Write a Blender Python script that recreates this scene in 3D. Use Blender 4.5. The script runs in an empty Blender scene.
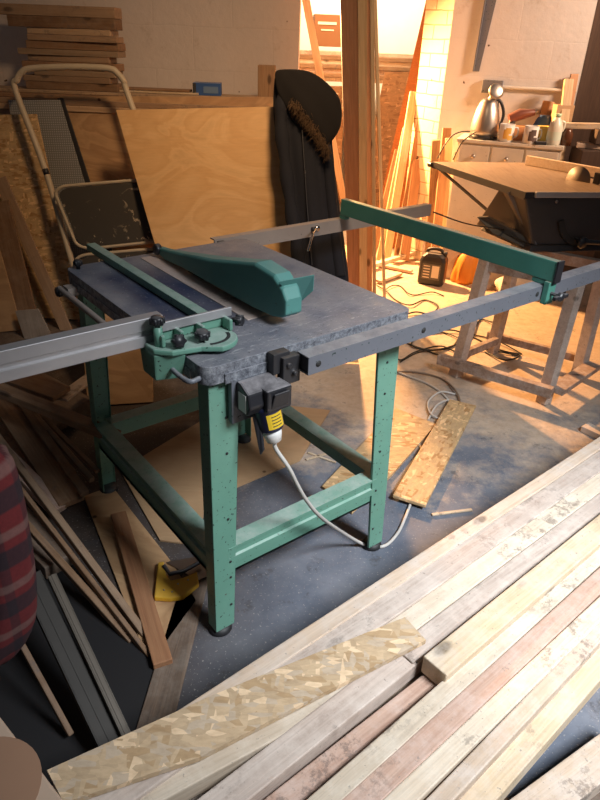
import bpy, bmesh, math, random
from mathutils import Vector, Matrix
random.seed(7)
C = bpy.context.scene
COL = C.collection
R = math.radians
# ------------------------------------------------------------ camera
H, PI_, RO, F = 1.479, 0.5130, -0.0390, 638.8
cam_d = bpy.data.cameras.new('camera'); cam = bpy.data.objects.new('camera', cam_d); COL.objects.link(cam)
cam_d.sensor_fit = 'VERTICAL'; cam_d.sensor_height = 32.0; cam_d.sensor_width = 24.0
cam_d.lens = F*32.0/800.0; cam_d.clip_start = 0.02
_u0 = Vector((0, math.sin(PI_), math.cos(PI_))); _x0 = Vector((1, 0, 0)); FW = Vector((0, math.cos(PI_), -math.sin(PI_)))
RT = _x0*math.cos(RO) - _u0*math.sin(RO); UP = _x0*math.sin(RO) + _u0*math.cos(RO)
cam.matrix_world = Matrix(((RT.x, UP.x, -FW.x, 0), (RT.y, UP.y, -FW.y, 0), (RT.z, UP.z, -FW.z, H), (0, 0, 0, 1)))
C.camera = cam
# ------------------------------------------------------------ view, world, lights
C.view_settings.view_transform = 'Standard'; C.view_settings.look = 'None'
C.view_settings.gamma = 1.0; C.view_settings.use_curve_mapping = False
C.view_settings.exposure = 0.0
w = bpy.data.worlds.new('world'); C.world = w; w.use_nodes = True
w.node_tree.nodes['Background'].inputs[0].default_value = (0.80, 0.88, 1.0, 1)
w.node_tree.nodes['Background'].inputs[1].default_value = 0.045
def lamp(name, kind, loc, target, power, color, **kw):
    l = bpy.data.lights.new(name, kind); l.energy = power; l.color = color
    for k, v in kw.items(): setattr(l, k, v)
    o = bpy.data.objects.new(name, l); COL.objects.link(o); o.location = loc
    d = Vector(target)-Vector(loc); o.rotation_euler = d.to_track_quat('-Z', 'Y').to_euler()
    return o
lamp('work_light', 'SPOT', (-0.16, 5.38, 1.62), (1.0, 2.6, 0.3), 1250, (1.0, 0.50, 0.18), shadow_soft_size=0.05, spot_size=R(114), spot_blend=0.45)
lamp('back_room_light', 'AREA', (0.4, 5.9, 2.7), (0.5, 6.9, 1.3), 115, (1.0, 0.72, 0.42), size=0.6)
lamp('side_light', 'AREA', (2.9, 3.3, 2.3), (1.35, 4.8, 1.45), 22, (1.0, 0.66, 0.44), size=0.3, spread=R(80))
lamp('unseen_daylight', 'AREA', (1.6, 0.1, 2.7), (0.72, 1.2, 0.3), 28, (0.90, 0.95, 1.0), shape='RECTANGLE', size=0.8, size_y=0.6, spread=R(66))  # cool daylight from above right; its source is unseen, no roof window built
lamp('warm_fill', 'AREA', (0.2, 1.8, 2.9), (-0.35, 3.5, 0.95), 9, (1.0, 0.64, 0.34), size=0.3, spread=R(75))  # warm fill added for the leaning sheets, no lamp seen there

# ------------------------------------------------------------ helpers
def ray(px, py):
    return RT*((px-300)/F) + UP*(-(py-400)/F) + FW
def at(px, py, z):                      # the point of height z seen at a pixel of the photograph
    r = ray(px, py); t = (z-H)/r.z; return Vector((r.x*t, r.y*t, z))
def aty(px, py, y):                     # the point at distance y
    r = ray(px, py); t = y/r.y; return Vector((r.x*t, y, H+r.z*t))
V = Vector
class MB:
    def __init__(s): s.v = []; s.f = []; s.m = []; s.sm = []
    def add(s, vs, fs, mi=0, smooth=False):
        n = len(s.v); s.v += [V(p) for p in vs]; s.f += [[i+n for i in f] for f in fs]
        s.m += [mi]*len(fs); s.sm += [smooth]*len(fs); return s
    def hexa(s, p, mi=0):               # 4 bottom, 4 top
        return s.add(p, [(0,3,2,1),(4,5,6,7),(0,1,5,4),(1,2,6,5),(2,3,7,6),(3,0,4,7)], mi)
    def box(s, x0, x1, y0, y1, z0, z1, mi=0, M=None):
        p = [V(q) for q in ((x0,y0,z0),(x1,y0,z0),(x1,y1,z0),(x0,y1,z0),(x0,y0,z1),(x1,y0,z1),(x1,y1,z1),(x0,y1,z1))]
        if M: p = [M@q for q in p]
        return s.hexa(p, mi)
    def prism(s, poly, d, mi=0):        # polygon of 3D points swept by vector d
        n = len(poly); d = V(d); p = [V(q) for q in poly]
        return s.add(p+[q+d for q in p], [tuple(range(n))[::-1], tuple(range(n, 2*n))]+[(i,(i+1)%n,n+(i+1)%n,n+i) for i in range(n)], mi)
    def bar(s, a, b, w, t, up=(0,0,1), mi=0):    # box along a-b, a and b are centres of its axis
        a, b = V(a), V(b); x = (b-a).normalized(); u = V(up); u = (u-x*u.dot(x)).normalized(); y = u.cross(x)
        p = []
        for dz in (-t/2, t/2):
            for q, sy in ((a,-1),(b,-1),(b,1),(a,1)): p.append(q+y*sy*w/2+u*dz)
        return s.hexa(p, mi)
    def tube(s, path, r, n=8, mi=0, caps=True):
        P = [V(q) for q in path]; m = len(P); rs = r if isinstance(r, (list, tuple)) else [r]*m
        t0 = (P[1]-P[0]).normalized(); a = t0.orthogonal().normalized(); vs = []
        for i in range(m):
            t = (P[min(i+1, m-1)]-P[max(i-1, 0)]).normalized()
            a = (a-t*a.dot(t)); a = a.normalized() if a.length > 1e-6 else t.orthogonal().normalized(); b = t.cross(a)
            for k in range(n):
                g = 2*math.pi*k/n; vs.append(P[i]+(a*math.cos(g)+b*math.sin(g))*rs[i])
        fs = [(i*n+k, i*n+(k+1)%n, (i+1)*n+(k+1)%n, (i+1)*n+k) for i in range(m-1) for k in range(n)]
        s.add(vs, fs, mi, True)
        if caps: s.add(vs[:n], [tuple(range(n))[::-1]], mi); s.add(vs[-n:], [tuple(range(n))], mi)
        return s
    def lathe(s, o, ax, prof, n=24, mi=0):       # prof: (radius, distance along ax)
        o = V(o); ax = V(ax).normalized(); a = ax.orthogonal().normalized(); b = ax.cross(a); vs = []
        for r, h in prof:
            for k in range(n):
                g = 2*math.pi*k/n; vs.append(o+ax*h+(a*math.cos(g)+b*math.sin(g))*max(r, 1e-4))
        m = len(prof)
        s.add(vs, [(i*n+k, i*n+(k+1)%n, (i+1)*n+(k+1)%n, (i+1)*n+k) for i in range(m-1) for k in range(n)], mi, True)
        s.add(vs[:n], [tuple(range(n))[::-1]], mi); s.add(vs[-n:], [tuple(range(n))], mi)
        return s
    def loft(s, secs, mi=0, smooth=True):
        n = len(secs[0]); vs = [q for c in secs for q in c]; m = len(secs)
        s.add(vs, [(i*n+k, i*n+(k+1)%n, (i+1)*n+(k+1)%n, (i+1)*n+k) for i in range(m-1) for k in range(n)]+[tuple(range(n))[::-1], tuple(range((m-1)*n, m*n))], mi, smooth)
        return s
    def build(s, name, mats, parent=None, bevel=0, M=None, seg=2):
        me = bpy.data.meshes.new(name)
        vs = s.v
        if M is not None:
            Mi = M.inverted(); vs = [Mi@p for p in vs]
        me.from_pydata([tuple(p) for p in vs], [], s.f)
        for m in (mats if isinstance(mats, (list, tuple)) else [mats]): me.materials.append(m)
        for p, mi, sm in zip(me.polygons, s.m, s.sm): p.material_index = mi; p.use_smooth = sm
        bm = bmesh.new(); bm.from_mesh(me); bmesh.ops.recalc_face_normals(bm, faces=bm.faces); bm.to_mesh(me); bm.free()
        o = bpy.data.objects.new(name, me); COL.objects.link(o)
        if parent: o.parent = parent
        if M is not None: o.matrix_world = M if not parent else o.matrix_world; 
        if M is not None and not parent: o.matrix_world = M
        if bevel:
            b = o.modifiers.new('bevel', 'BEVEL'); b.width = bevel; b.segments = seg; b.limit_method = 'ANGLE'; b.angle_limit = R(40)
        return o
def spline(pts, n=8):                   # Catmull-Rom through points
    P = [V(p) for p in pts]; P = [P[0]*2-P[1]]+P+[P[-1]*2-P[-2]]; out = []
    for i in range(1, len(P)-2):
        for k in range(n):
            t = k/n; a, b, c, d = P[i-1], P[i], P[i+1], P[i+2]
            out.append(.5*((2*b)+(c-a)*t+(2*a-5*b+4*c-d)*t*t+(3*b-a-3*c+d)*t**3))
    out.append(P[-2]); return out
def tag(o, label, cat, group=None):
    o['label'] = label; o['category'] = cat
    if group: o['group'] = group
    return o
def struct(o): o['kind'] = 'structure'; return o
def empty(name, loc, rz=0):
    o = bpy.data.objects.new(name, None); COL.objects.link(o); o.location = loc; o.rotation_euler = (0, 0, rz); o.empty_display_size = .05; return o
def solo(mb, name, mats, label, cat, group=None, bevel=0):    # one-mesh thing with its origin at its base
    xs = [p.x for p in mb.v]; ys = [p.y for p in mb.v]; z = min(p.z for p in mb.v)
    M = Matrix.Translation(V(((min(xs)+max(xs))/2, (min(ys)+max(ys))/2, z)))
    return tag(mb.build(name, mats, None, bevel, M), label, cat, group)
# ------------------------------------------------------------ materials
def nt(name):
    m = bpy.data.materials.new(name); m.use_nodes = True; t = m.node_tree; return m, t, t.nodes['Principled BSDF']
def L_(t, a, b): t.links.new(a, b)
def coords(t, scale=(1,1,1), kind='Object', rnd=False):
    tc = t.nodes.new('ShaderNodeTexCoord'); mp = t.nodes.new('ShaderNodeMapping'); mp.inputs['Scale'].default_value = scale
    L_(t, tc.outputs[kind], mp.inputs['Vector'])
    if rnd:
        oi = t.nodes.new('ShaderNodeObjectInfo'); mu = t.nodes.new('ShaderNodeMath'); mu.operation = 'MULTIPLY'; mu.inputs[1].default_value = 37
        L_(t, oi.outputs['Random'], mu.inputs[0]); cb = t.nodes.new('ShaderNodeCombineXYZ')
        for i in range(3): L_(t, mu.outputs[0], cb.inputs[i])
        L_(t, cb.outputs[0], mp.inputs['Location'])
    return mp.outputs[0]
def noise(t, vec, scale, detail=6, rough=.6, dist=0):
    n = t.nodes.new('ShaderNodeTexNoise'); L_(t, vec, n.inputs['Vector']); n.inputs['Scale'].default_value = scale
    n.inputs['Detail'].default_value = detail; n.inputs['Roughness'].default_value = rough; n.inputs['Distortion'].default_value = dist
    return n.outputs['Fac']
def ramp(t, fac, stops, interp='LINEAR'):
    r = t.nodes.new('ShaderNodeValToRGB'); e = r.color_ramp.elements; r.color_ramp.interpolation = interp
    while len(e) < len(stops): e.new(.5)
    for x, (p, c) in zip(e, stops):
        x.position = p; x.color = (*c, 1) if len(c) == 3 else c
    L_(t, fac, r.inputs['Fac']); return r.outputs['Color']
def mix(t, fac, a, b, mode='MIX'):
    m = t.nodes.new('ShaderNodeMix'); m.data_type = 'RGBA'; m.blend_type = mode
    for v, s in ((fac, m.inputs[0]), (a, m.inputs[6]), (b, m.inputs[7])):
        if isinstance(v, (int, float)): s.default_value = v
        elif isinstance(v, tuple): s.default_value = (*v, 1)
        else: L_(t, v, s)
    return m.outputs[2]
def bump(t, bs, h, strength=.3, dist=.003):
    b = t.nodes.new('ShaderNodeBump'); b.inputs['Strength'].default_value = strength; b.inputs['Distance'].default_value = dist
    L_(t, h, b.inputs['Height']); L_(t, b.outputs[0], bs.inputs['Normal'])
BW = [(0,(0,0,0)),(1,(1,1,1))]
def thr(t, fac, a, b): return ramp(t, fac, [(a,(0,0,0)),(b,(1,1,1))])
def wood(name, c1, c2, axis='X', dust=.25, dustc=(.62,.55,.50), rough=.75, knots=True, var=.35):
    m, t, b = nt(name); i = 'XYZ'.index(axis)
    sc = [14,14,14]; sc[i] = 1.0
    v = coords(t, sc, rnd=True); g = noise(t, v, 3.2, 8, .62, 1.2)
    col = ramp(t, g, [(.3, c1), (.52, tuple((x+y)/2 for x, y in zip(c1, c2))), (.72, c2)])
    sc2 = [70,70,70]; sc2[i] = 1.5
    fine = noise(t, coords(t, sc2, rnd=True), 3, 3, .5)
    col = mix(t, .3, col, ramp(t, fine, [(.3,(.45,.45,.45)),(.7,(1,1,1))]), 'MULTIPLY')
    if knots:
        sk = [11,11,11]; sk[i] = 5
        vo = t.nodes.new('ShaderNodeTexVoronoi'); L_(t, coords(t, sk, rnd=True), vo.inputs['Vector']); vo.inputs['Scale'].default_value = .9
        k = ramp(t, vo.outputs['Distance'], [(.0,(1,1,1)),(.09,(.8,.8,.8)),(.15,(0,0,0))])
        col = mix(t, k, col, tuple(x*.28 for x in c2))
    oi = t.nodes.new('ShaderNodeObjectInfo')
    mr = t.nodes.new('ShaderNodeMapRange'); L_(t, oi.outputs['Random'], mr.inputs[0]); mr.inputs[3].default_value = 1-var; mr.inputs[4].default_value = 1+var*.4
    hs = t.nodes.new('ShaderNodeHueSaturation'); L_(t, mr.outputs[0], hs.inputs['Value']); L_(t, col, hs.inputs['Color']); col = hs.outputs[0]
    if dust:
        wv = coords(t, (1,1,1), rnd=True)
        d1 = thr(t, noise(t, wv, 14, 8, .75), .44, .64); d = mix(t, 1.0, d1, (dust,dust,dust), 'MULTIPLY')
        col = mix(t, d, col, dustc)
        sp = mix(t, 1.0, thr(t, noise(t, wv, 90, 3, .7), .66, .69), (.7,.7,.7), 'MULTIPLY'); col = mix(t, sp, col, tuple(x*.35 for x in dustc))
        stn = mix(t, 1.0, thr(t, noise(t, wv, 26, 6, .8), .52, .60), thr(t, noise(t, wv, 3.2, 3, .5), .50, .62), 'MULTIPLY'); col = mix(t, mix(t, 1.0, stn, (.6,.6,.6), 'MULTIPLY'), col, (.12,.09,.075))
    L_(t, col, b.inputs['Base Color']); b.inputs['Roughness'].default_value = rough
    bump(t, b, fine, .35, .002); return m
pine = wood('pale_pine', (.66,.52,.40), (.52,.38,.27), dust=.5, var=.15)
pine_grey = wood('weathered_pine', (.60,.50,.43), (.44,.34,.28), dust=.7, dustc=(.62,.53,.46), var=.15)
pine_red = wood('reddish_pine', (.56,.38,.29), (.42,.25,.18), dust=.45, dustc=(.64,.52,.46), var=.15)
pine_yel = wood('yellow_pine', (.68,.54,.37), (.55,.40,.25), dust=.4, var=.12)
pine_white = wood('whitish_pine', (.70,.59,.46), (.58,.46,.34), dust=.5, dustc=(.72,.64,.54), knots=False, var=.12)
old_z = wood('upright_timber', (.58,.36,.20), (.36,.18,.085), 'Z', dust=0)
red_z = wood('brown_upright_timber', (.52,.30,.17), (.36,.19,.10), 'Z', dust=0)
pale_z = wood('pale_upright_timber', (.72,.55,.35), (.52,.36,.20), 'Z', dust=0)
offcut_y = wood('brown_leaning_board', (.33,.19,.10), (.19,.095,.045), 'Y', dust=.2, dustc=(.4,.3,.22))
strip_y = wood('tan_leaning_board', (.40,.26,.16), (.28,.17,.10), 'Y', dust=.2, dustc=(.4,.3,.22))
grey_y = wood('grey_leaning_offcut', (.40,.34,.29), (.28,.23,.19), 'Y', dust=.3, dustc=(.4,.36,.32))
ledge_m = wood('tan_ledge_board', (.52,.36,.23), (.38,.24,.14), dust=.2, dustc=(.4,.3,.22))
strip_m = wood('tan_strip', (.40,.26,.16), (.28,.17,.10), dust=.2, dustc=(.4,.3,.22))
offcut = wood('brown_offcut', (.33,.19,.10), (.19,.095,.045), dust=.2, dustc=(.4,.3,.22))
darkoff = wood('dark_offcut', (.24,.16,.11), (.12,.08,.055), dust=.3, dustc=(.3,.26,.22))
orange_ply = wood('orange_veneer', (.36,.13,.04), (.26,.085,.025), 'Z', dust=0, knots=False, var=.05)
def ply(name, c1, c2, var=.1, sc=(1,1,1)):
    m, t, b = nt(name); v = coords(t, (1.2*sc[0], 2.5*sc[1], 3.2*sc[2]), rnd=True)
    g = noise(t, v, 1.4, 4, .5, 2.5); col = ramp(t, g, [(.30,c1),(.5,c2),(.56,c1),(.75,tuple(x*.85 for x in c2))])
    f = noise(t, coords(t, (4,40,40)), 4, 4, .6); col = mix(t, .18, col, ramp(t, f, [(.3,(.5,.5,.5)),(.7,(1,1,1))]), 'MULTIPLY')
    vo = t.nodes.new('ShaderNodeTexVoronoi'); L_(t, coords(t, (2.5,2.5,2.5), rnd=True), vo.inputs['Vector']); vo.inputs['Scale'].default_value = 1.9
    col = mix(t, ramp(t, vo.outputs['Distance'], [(.0,(1,1,1)),(.03,(1,1,1)),(.05,(0,0,0))]), col, (.12,.055,.02))
    L_(t, col, b.inputs['Base Color']); b.inputs['Roughness'].default_value = .6; bump(t, b, f, .1); return m
plywood = ply('plywood', (.72,.45,.21), (.64,.37,.155))
plywood_d = ply('brown_plywood', (.50,.31,.16), (.38,.22,.11))
card = ply('cardboard', (.45,.29,.16), (.42,.26,.14))
def osb_mat(name, c1, c2, c3, sc=16):
    m, t, b = nt(name); vv = coords(t, (1,2.2,1.6), rnd=True)
    col = None
    for k, (rot, stx) in enumerate(((.5,(1,3.4,2)),(-.7,(3.2,1,2)),(.1,(1.2,3.4,2)))):
        mp = t.nodes.new('ShaderNodeMapping'); mp.inputs['Rotation'].default_value = (0,0,rot); mp.inputs['Scale'].default_value = stx; L_(t, coords(t, (1,1,1), rnd=True), mp.inputs['Vector'])
        vo = t.nodes.new('ShaderNodeTexVoronoi'); L_(t, mp.outputs[0], vo.inputs['Vector']); vo.inputs['Scale'].default_value = sc*(1.1+.25*k)
        sp = t.nodes.new('ShaderNodeSeparateColor'); L_(t, vo.outputs['Color'], sp.inputs[0])
        c_ = ramp(t, sp.outputs[0], [(.0,c2),(.15,c3),(.4,c1),(.65,tuple(x*.88 for x in c1)),(.88,tuple(min(1,x*1.3+.03) for x in c1))], 'CONSTANT')
        col = c_ if col is None else mix(t, thr(t, sp.outputs[1], .55, .56), col, c_)
    f = noise(t, vv, 30, 5, .7); col = mix(t, .5, col, ramp(t, f, [(.3,(.55,.5,.45)),(.6,(1,1,1))]), 'MULTIPLY')
    L_(t, col, b.inputs['Base Color']); b.inputs['Roughness'].default_value = .7; bump(t, b, sp.outputs[1], .3, .002); return m
osb = osb_mat('strand_board', (.60,.40,.20), (.42,.24,.10), (.54,.36,.19))
osb_brown = osb_mat('brown_strand_board', (.30,.15,.065), (.20,.09,.035), (.26,.13,.055), 12)
osb_dust = osb_mat('dusty_strand_board', (.58,.42,.26), (.46,.31,.17), (.54,.42,.30), 17)
def paint(name, c, chips=.15, dust=(.45,.48,.45), rough=.42, top_dust=.8, metal=0, spots=0):
    m, t, b = nt(name); v = coords(t, (1,1,1)); n1 = noise(t, v, 9, 6, .65)
    col = mix(t, ramp(t, n1, BW), tuple(x*.82 for x in c), tuple(min(1, x*1.12) for x in c))
    if spots: col = mix(t, thr(t, noise(t, v, 120, 2, .5), .67, .70), col, (.03,.05,.045))
    if chips: col = mix(t, thr(t, noise(t, v, 60, 5, .75), .66, .68), col, (.10,.08,.07))
    geo = t.nodes.new('ShaderNodeNewGeometry'); sx = t.nodes.new('ShaderNodeSeparateXYZ'); L_(t, geo.outputs['Normal'], sx.inputs[0])
    upm = thr(t, sx.outputs[2], .6, .95); dn = ramp(t, noise(t, v, 16, 7, .7), [(.35,(.25,.25,.25)),(.65,(1,1,1))])
    d = mix(t, 1.0, upm, dn, 'MULTIPLY'); d = mix(t, 1.0, d, (top_dust,)*3, 'MULTIPLY')
    col = mix(t, d, col, dust); L_(t, col, b.inputs['Base Color'])
    b.inputs['Metallic'].default_value = metal; b.inputs['Roughness'].default_value = rough; return m
green = paint('green_paint', (.15,.33,.25), spots=1, top_dust=.7, dust=(.46,.52,.48))
green_d = paint('teal_green_paint', (.095,.27,.24), chips=.1, rough=.5, top_dust=.35, dust=(.2,.32,.30))
green_f = paint('fence_green_paint', (.075,.26,.205), top_dust=.9, dust=(.40,.30,.22))
rail_m = paint('dusty_grey_steel', (.17,.18,.21), top_dust=.8, dust=(.42,.41,.42), rough=.5, metal=.2, spots=1)
rail_b = paint('dusty_brown_steel', (.33,.28,.25), top_dust=.6, dust=(.42,.32,.26), rough=.6)
alu = paint('aluminium_extrusion', (.62,.60,.61), chips=0, top_dust=.25, dust=(.5,.48,.46), rough=.38, metal=.6)
chrome = paint('chrome_steel', (.6,.6,.62), chips=0, top_dust=0, rough=.2, metal=1)
steel = paint('brushed_steel', (.50,.46,.43), chips=0, top_dust=0, rough=.38, metal=1)
black = paint('black_plastic', (.02,.02,.024), chips=0, top_dust=.7, dust=(.20,.19,.19), rough=.4)
black_s = paint('dusty_switch_plastic', (.022,.022,.026), chips=.1, top_dust=1, dust=(.34,.32,.33), rough=.3)
black_m = paint('black_painted_metal', (.028,.027,.030), chips=0, top_dust=.4, dust=(.2,.16,.13), rough=.45)
rubber = paint('black_rubber', (.015,.015,.017), chips=0, top_dust=.1, rough=.6)
navy = paint('navy_plastic', (.015,.02,.06), chips=0, top_dust=.2, rough=.35)
white_p = paint('white_plastic', (.75,.74,.72), chips=0, top_dust=0, rough=.4)
cream = paint('cream_tube_paint', (.50,.42,.31), top_dust=.2, dust=(.5,.42,.32), rough=.5)
yellow = paint('yellow_plastic', (.75,.42,.03), chips=0, top_dust=.1, rough=.5)
ylabel = paint('yellow_label', (.75,.50,.03), chips=0, top_dust=0)
def splat_mat():
    m, t, b = nt('splattered_dark_step'); v = coords(t)
    s = mix(t, 1.0, thr(t, noise(t, v, 22, 4, .6, 1), .60, .63), thr(t, noise(t, v, 4, 2, .5), .5, .56), 'MULTIPLY')
    L_(t, mix(t, s, (.055,.048,.04), (.42,.34,.24)), b.inputs['Base Color']); b.inputs['Roughness'].default_value = .7; return m
splat = splat_mat()
dark_step = paint('dark_ribbed_step', (.055,.050,.045), top_dust=.2, dust=(.16,.13,.1), rough=.7)
blue_p = paint('blue_carton', (.03,.09,.28), chips=0, top_dust=.3, rough=.5)
orange_b = paint('orange_bag', (.80,.28,.03), chips=0, top_dust=0, rough=.6)
white_s = paint('white_sack', (.70,.62,.52), chips=0, top_dust=0, rough=.7)
chest_m = paint('cream_painted_board', (.66,.62,.55), top_dust=.4, dust=(.5,.42,.33), rough=.55)
red_g = paint('dark_red_plastic', (.16,.05,.03), chips=0, top_dust=.2, rough=.35)
brown_d = wood('dark_door_timber', (.10,.055,.035), (.055,.03,.02), 'Z', dust=0)
black_tarp = paint('dark_grit', (.018,.017,.018), chips=0, top_dust=.35, dust=(.05,.045,.04), rough=.9)
def flat(name, c, rough=.6, metal=0):
    m, t, b = nt(name); n = noise(t, coords(t), 14, 4, .6)
    L_(t, mix(t, ramp(t, n, BW), tuple(x*.88 for x in c), c), b.inputs['Base Color']); b.inputs['Roughness'].default_value = rough; b.inputs['Metallic'].default_value = metal; return m
ink = flat('dark_ink', (.03,.03,.03)); coat_m = flat('navy_coat_cloth', (.009,.010,.017), .9); hood_m = flat('black_hood_cloth', (.009,.007,.007), .98)
fur_m = flat('brown_fur', (.10,.055,.025), .9); milk_m = flat('milk_bottle', (.72,.70,.60), .35); tanm = flat('tan_print', (.45,.26,.12)); insert_m = wood('pinkish_insert_plate', (.60,.46,.40), (.50,.37,.31), 'Y', dust=.4, knots=False)
cable_b = flat('black_cable', (.02,.018,.016), .5); cable_g = flat('pale_cable', (.55,.52,.48), .5); cable_o = flat('brown_cable', (.20,.14,.10), .5)
def top_mat():                          # dusty blue grey table plate
    m, t, b = nt('table_plate'); v = coords(t)
    base = ramp(t, noise(t, v, 7, 7, .65), [(.3,(.15,.16,.20)),(.7,(.29,.295,.33))])
    sx = t.nodes.new('ShaderNodeSeparateXYZ'); L_(t, v, sx.inputs[0])
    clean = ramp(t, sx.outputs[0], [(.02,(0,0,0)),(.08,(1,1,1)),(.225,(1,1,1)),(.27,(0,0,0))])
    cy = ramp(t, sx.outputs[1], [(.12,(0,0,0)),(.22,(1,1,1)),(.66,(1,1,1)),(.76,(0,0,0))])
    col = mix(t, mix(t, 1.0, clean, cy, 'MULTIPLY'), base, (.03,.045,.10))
    scr = thr(t, noise(t, coords(t, (3,14,3)), 7, 6, .75, .8), .56, .64)
    near = ramp(t, sx.outputs[1], [(.05,(1,1,1)),(.32,(.0,.0,.0))])
    col = mix(t, mix(t, 1.0, scr, near, 'MULTIPLY'), col, (.50,.50,.53))
    dst = ramp(t, noise(t, v, 3.5, 6, .6), [(.4,(0,0,0)),(.75,(.55,.55,.55))])
    col = mix(t, dst, col, (.34,.30,.29))
    spk = thr(t, noise(t, v, 130, 3, .6), .64, .68); col = mix(t, mix(t, 1.0, spk, (.5,.5,.5), 'MULTIPLY'), col, (.50,.48,.48)); spd = thr(t, noise(t, v, 120, 3, .6), .64, .68); col = mix(t, mix(t, 1.0, spd, (.7,.7,.7), 'MULTIPLY'), col, (.03,.03,.04))
    geo = t.nodes.new('ShaderNodeNewGeometry'); gz = t.nodes.new('ShaderNodeSeparateXYZ'); L_(t, geo.outputs['Normal'], gz.inputs[0])
    side = ramp(t, gz.outputs[2], [(.5,(1,1,1)),(.9,(0,0,0))]); rust = ramp(t, noise(t, v, 60, 6, .8), [(.36,(.06,.065,.08)),(.50,(.20,.21,.24)),(.66,(.42,.44,.47))])
    col = mix(t, side, col, rust)
    L_(t, col, b.inputs['Base Color']); b.inputs['Metallic'].default_value = .15
    L_(t, ramp(t, noise(t, v, 12, 5, .6), [(.3,(.34,.34,.34)),(.7,(.6,.6,.6))]), b.inputs['Roughness']); bump(t, b, noise(t, v, 60, 4, .6), .12, .001); return m
table_m = top_mat()
def floor_mat():
    m, t, b = nt('dusty_concrete'); v = coords(t)
    con = ramp(t, noise(t, v, 4, 8, .65), [(.3,(.085,.10,.135)),(.7,(.20,.21,.24))])
    blue = thr(t, noise(t, v, 2.3, 5, .6), .56, .64); con = mix(t, mix(t, 1.0, blue, (.55,.55,.55), 'MULTIPLY'), con, (.06,.13,.22))
    n = noise(t, v, 2.2, 8, .72)
    sx = t.nodes.new('ShaderNodeSeparateXYZ'); L_(t, v, sx.inputs[0])
    gy = t.nodes.new('ShaderNodeMapRange'); L_(t, sx.outputs[1], gy.inputs[0]); gy.inputs[1].default_value = 1.5; gy.inputs[2].default_value = 3.2; gy.inputs[3].default_value = -.14; gy.inputs[4].default_value = .30
    ad = t.nodes.new('ShaderNodeMath'); L_(t, n, ad.inputs[0]); L_(t, gy.outputs[0], ad.inputs[1])
    dust = thr(t, ad.outputs[0], .48, .66)
    dc = ramp(t, noise(t, v, 18, 6, .7), [(.3,(.42,.31,.22)),(.7,(.60,.48,.37))])
    col = mix(t, dust, con, dc)
    brown = ramp(t, sx.outputs[0], [(.0,(.75,.75,.75)),(.12,(0,0,0))])    # left of the saw, shade is painted into the floor over brown dirt
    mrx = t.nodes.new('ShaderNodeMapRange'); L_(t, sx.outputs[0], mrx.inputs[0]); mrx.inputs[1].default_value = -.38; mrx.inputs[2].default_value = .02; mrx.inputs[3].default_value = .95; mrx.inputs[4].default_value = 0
    left_shade = mix(t, 1.0, ramp(t, noise(t, v, 3, 6, .7), [(.3,(.75,.75,.75)),(.5,(1,1,1))]), mrx.outputs[0], 'MULTIPLY')
    col = mix(t, left_shade, col, (.055,.038,.028))
    drk = thr(t, noise(t, v, 9, 6, .75), .58, .66); col = mix(t, mix(t, 1.0, drk, (.6,.6,.6), 'MULTIPLY'), col, (.05,.045,.045))
    spk = thr(t, noise(t, v, 120, 3, .7), .62, .67); col = mix(t, mix(t, 1.0, spk, (.5,.5,.5), 'MULTIPLY'), col, (.52,.47,.42))
    L_(t, col, b.inputs['Base Color']); b.inputs['Roughness'].default_value = .7; bump(t, b, noise(t, v, 40, 6, .7), .4, .004); return m
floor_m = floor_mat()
def wall_mat(name, c, mortar, bs=.45, bw=.225, rh=.075, lines=.25, stain=(.30,.22,.16)):
    m, t, b = nt(name); v = coords(t); s = t.nodes.new('ShaderNodeSeparateXYZ'); L_(t, v, s.inputs[0]); cb = t.nodes.new('ShaderNodeCombineXYZ')
    L_(t, s.outputs[0], cb.inputs[0]); L_(t, s.outputs[2], cb.inputs[1])
    nz = t.nodes.new('ShaderNodeTexNoise'); L_(t, v, nz.inputs['Vector']); nz.inputs['Scale'].default_value = 6
    vv = mix(t, .02, cb.outputs[0], nz.outputs['Color'])
    br = t.nodes.new('ShaderNodeTexBrick'); L_(t, vv, br.inputs['Vector']); br.inputs['Scale'].default_value = 1; br.inputs['Brick Width'].default_value = bw; br.inputs['Row Height'].default_value = rh; br.inputs['Mortar Size'].default_value = .005; br.inputs['Mortar Smooth'].default_value = .6
    br.inputs['Color1'].default_value = (1,1,1,1); br.inputs['Color2'].default_value = (.9,.9,.9,1); br.inputs['Mortar'].default_value = (0,0,0,1)
    col = mix(t, ramp(t, noise(t, v, 3, 8, .7), BW), tuple(x*.86 for x in c), c)
    mm = ramp(t, br.outputs['Fac'], [(0,(0,0,0)),(1,(lines,)*3)]); col = mix(t, mm, col, mortar)
    st = thr(t, noise(t, v, 5, 8, .8), .56, .68); col = mix(t, mix(t, 1.0, st, (.4,.4,.4), 'MULTIPLY'), col, stain)
    hole = thr(t, noise(t, v, 17, 2, .4), .75, .77); col = mix(t, hole, col, (.1,.06,.04))
    L_(t, col, b.inputs['Base Color']); b.inputs['Roughness'].default_value = .85
    h = mix(t, 1.0, mix(t, .0 if lines > .5 else .85, br.outputs['Color'], (1.,1.,1.)), noise(t, v, 20, 5, .6), 'ADD'); bump(t, b, h, .5, .006); return m
wall_l = wall_mat('grimy_plaster', (.64,.56,.52), (.28,.22,.18), bw=.44, rh=.215, lines=.07)
wall_r = wall_mat('white_painted_masonry', (.62,.60,.60), (.45,.40,.36), bw=.44, rh=.215, lines=.06)
wall_p = wall_mat('painted_brick', (.72,.60,.45), (.42,.25,.13), lines=.9, bw=.215, rh=.083)
white_w = flat('white_far_wall', (.82,.78,.72), .9)
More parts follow.
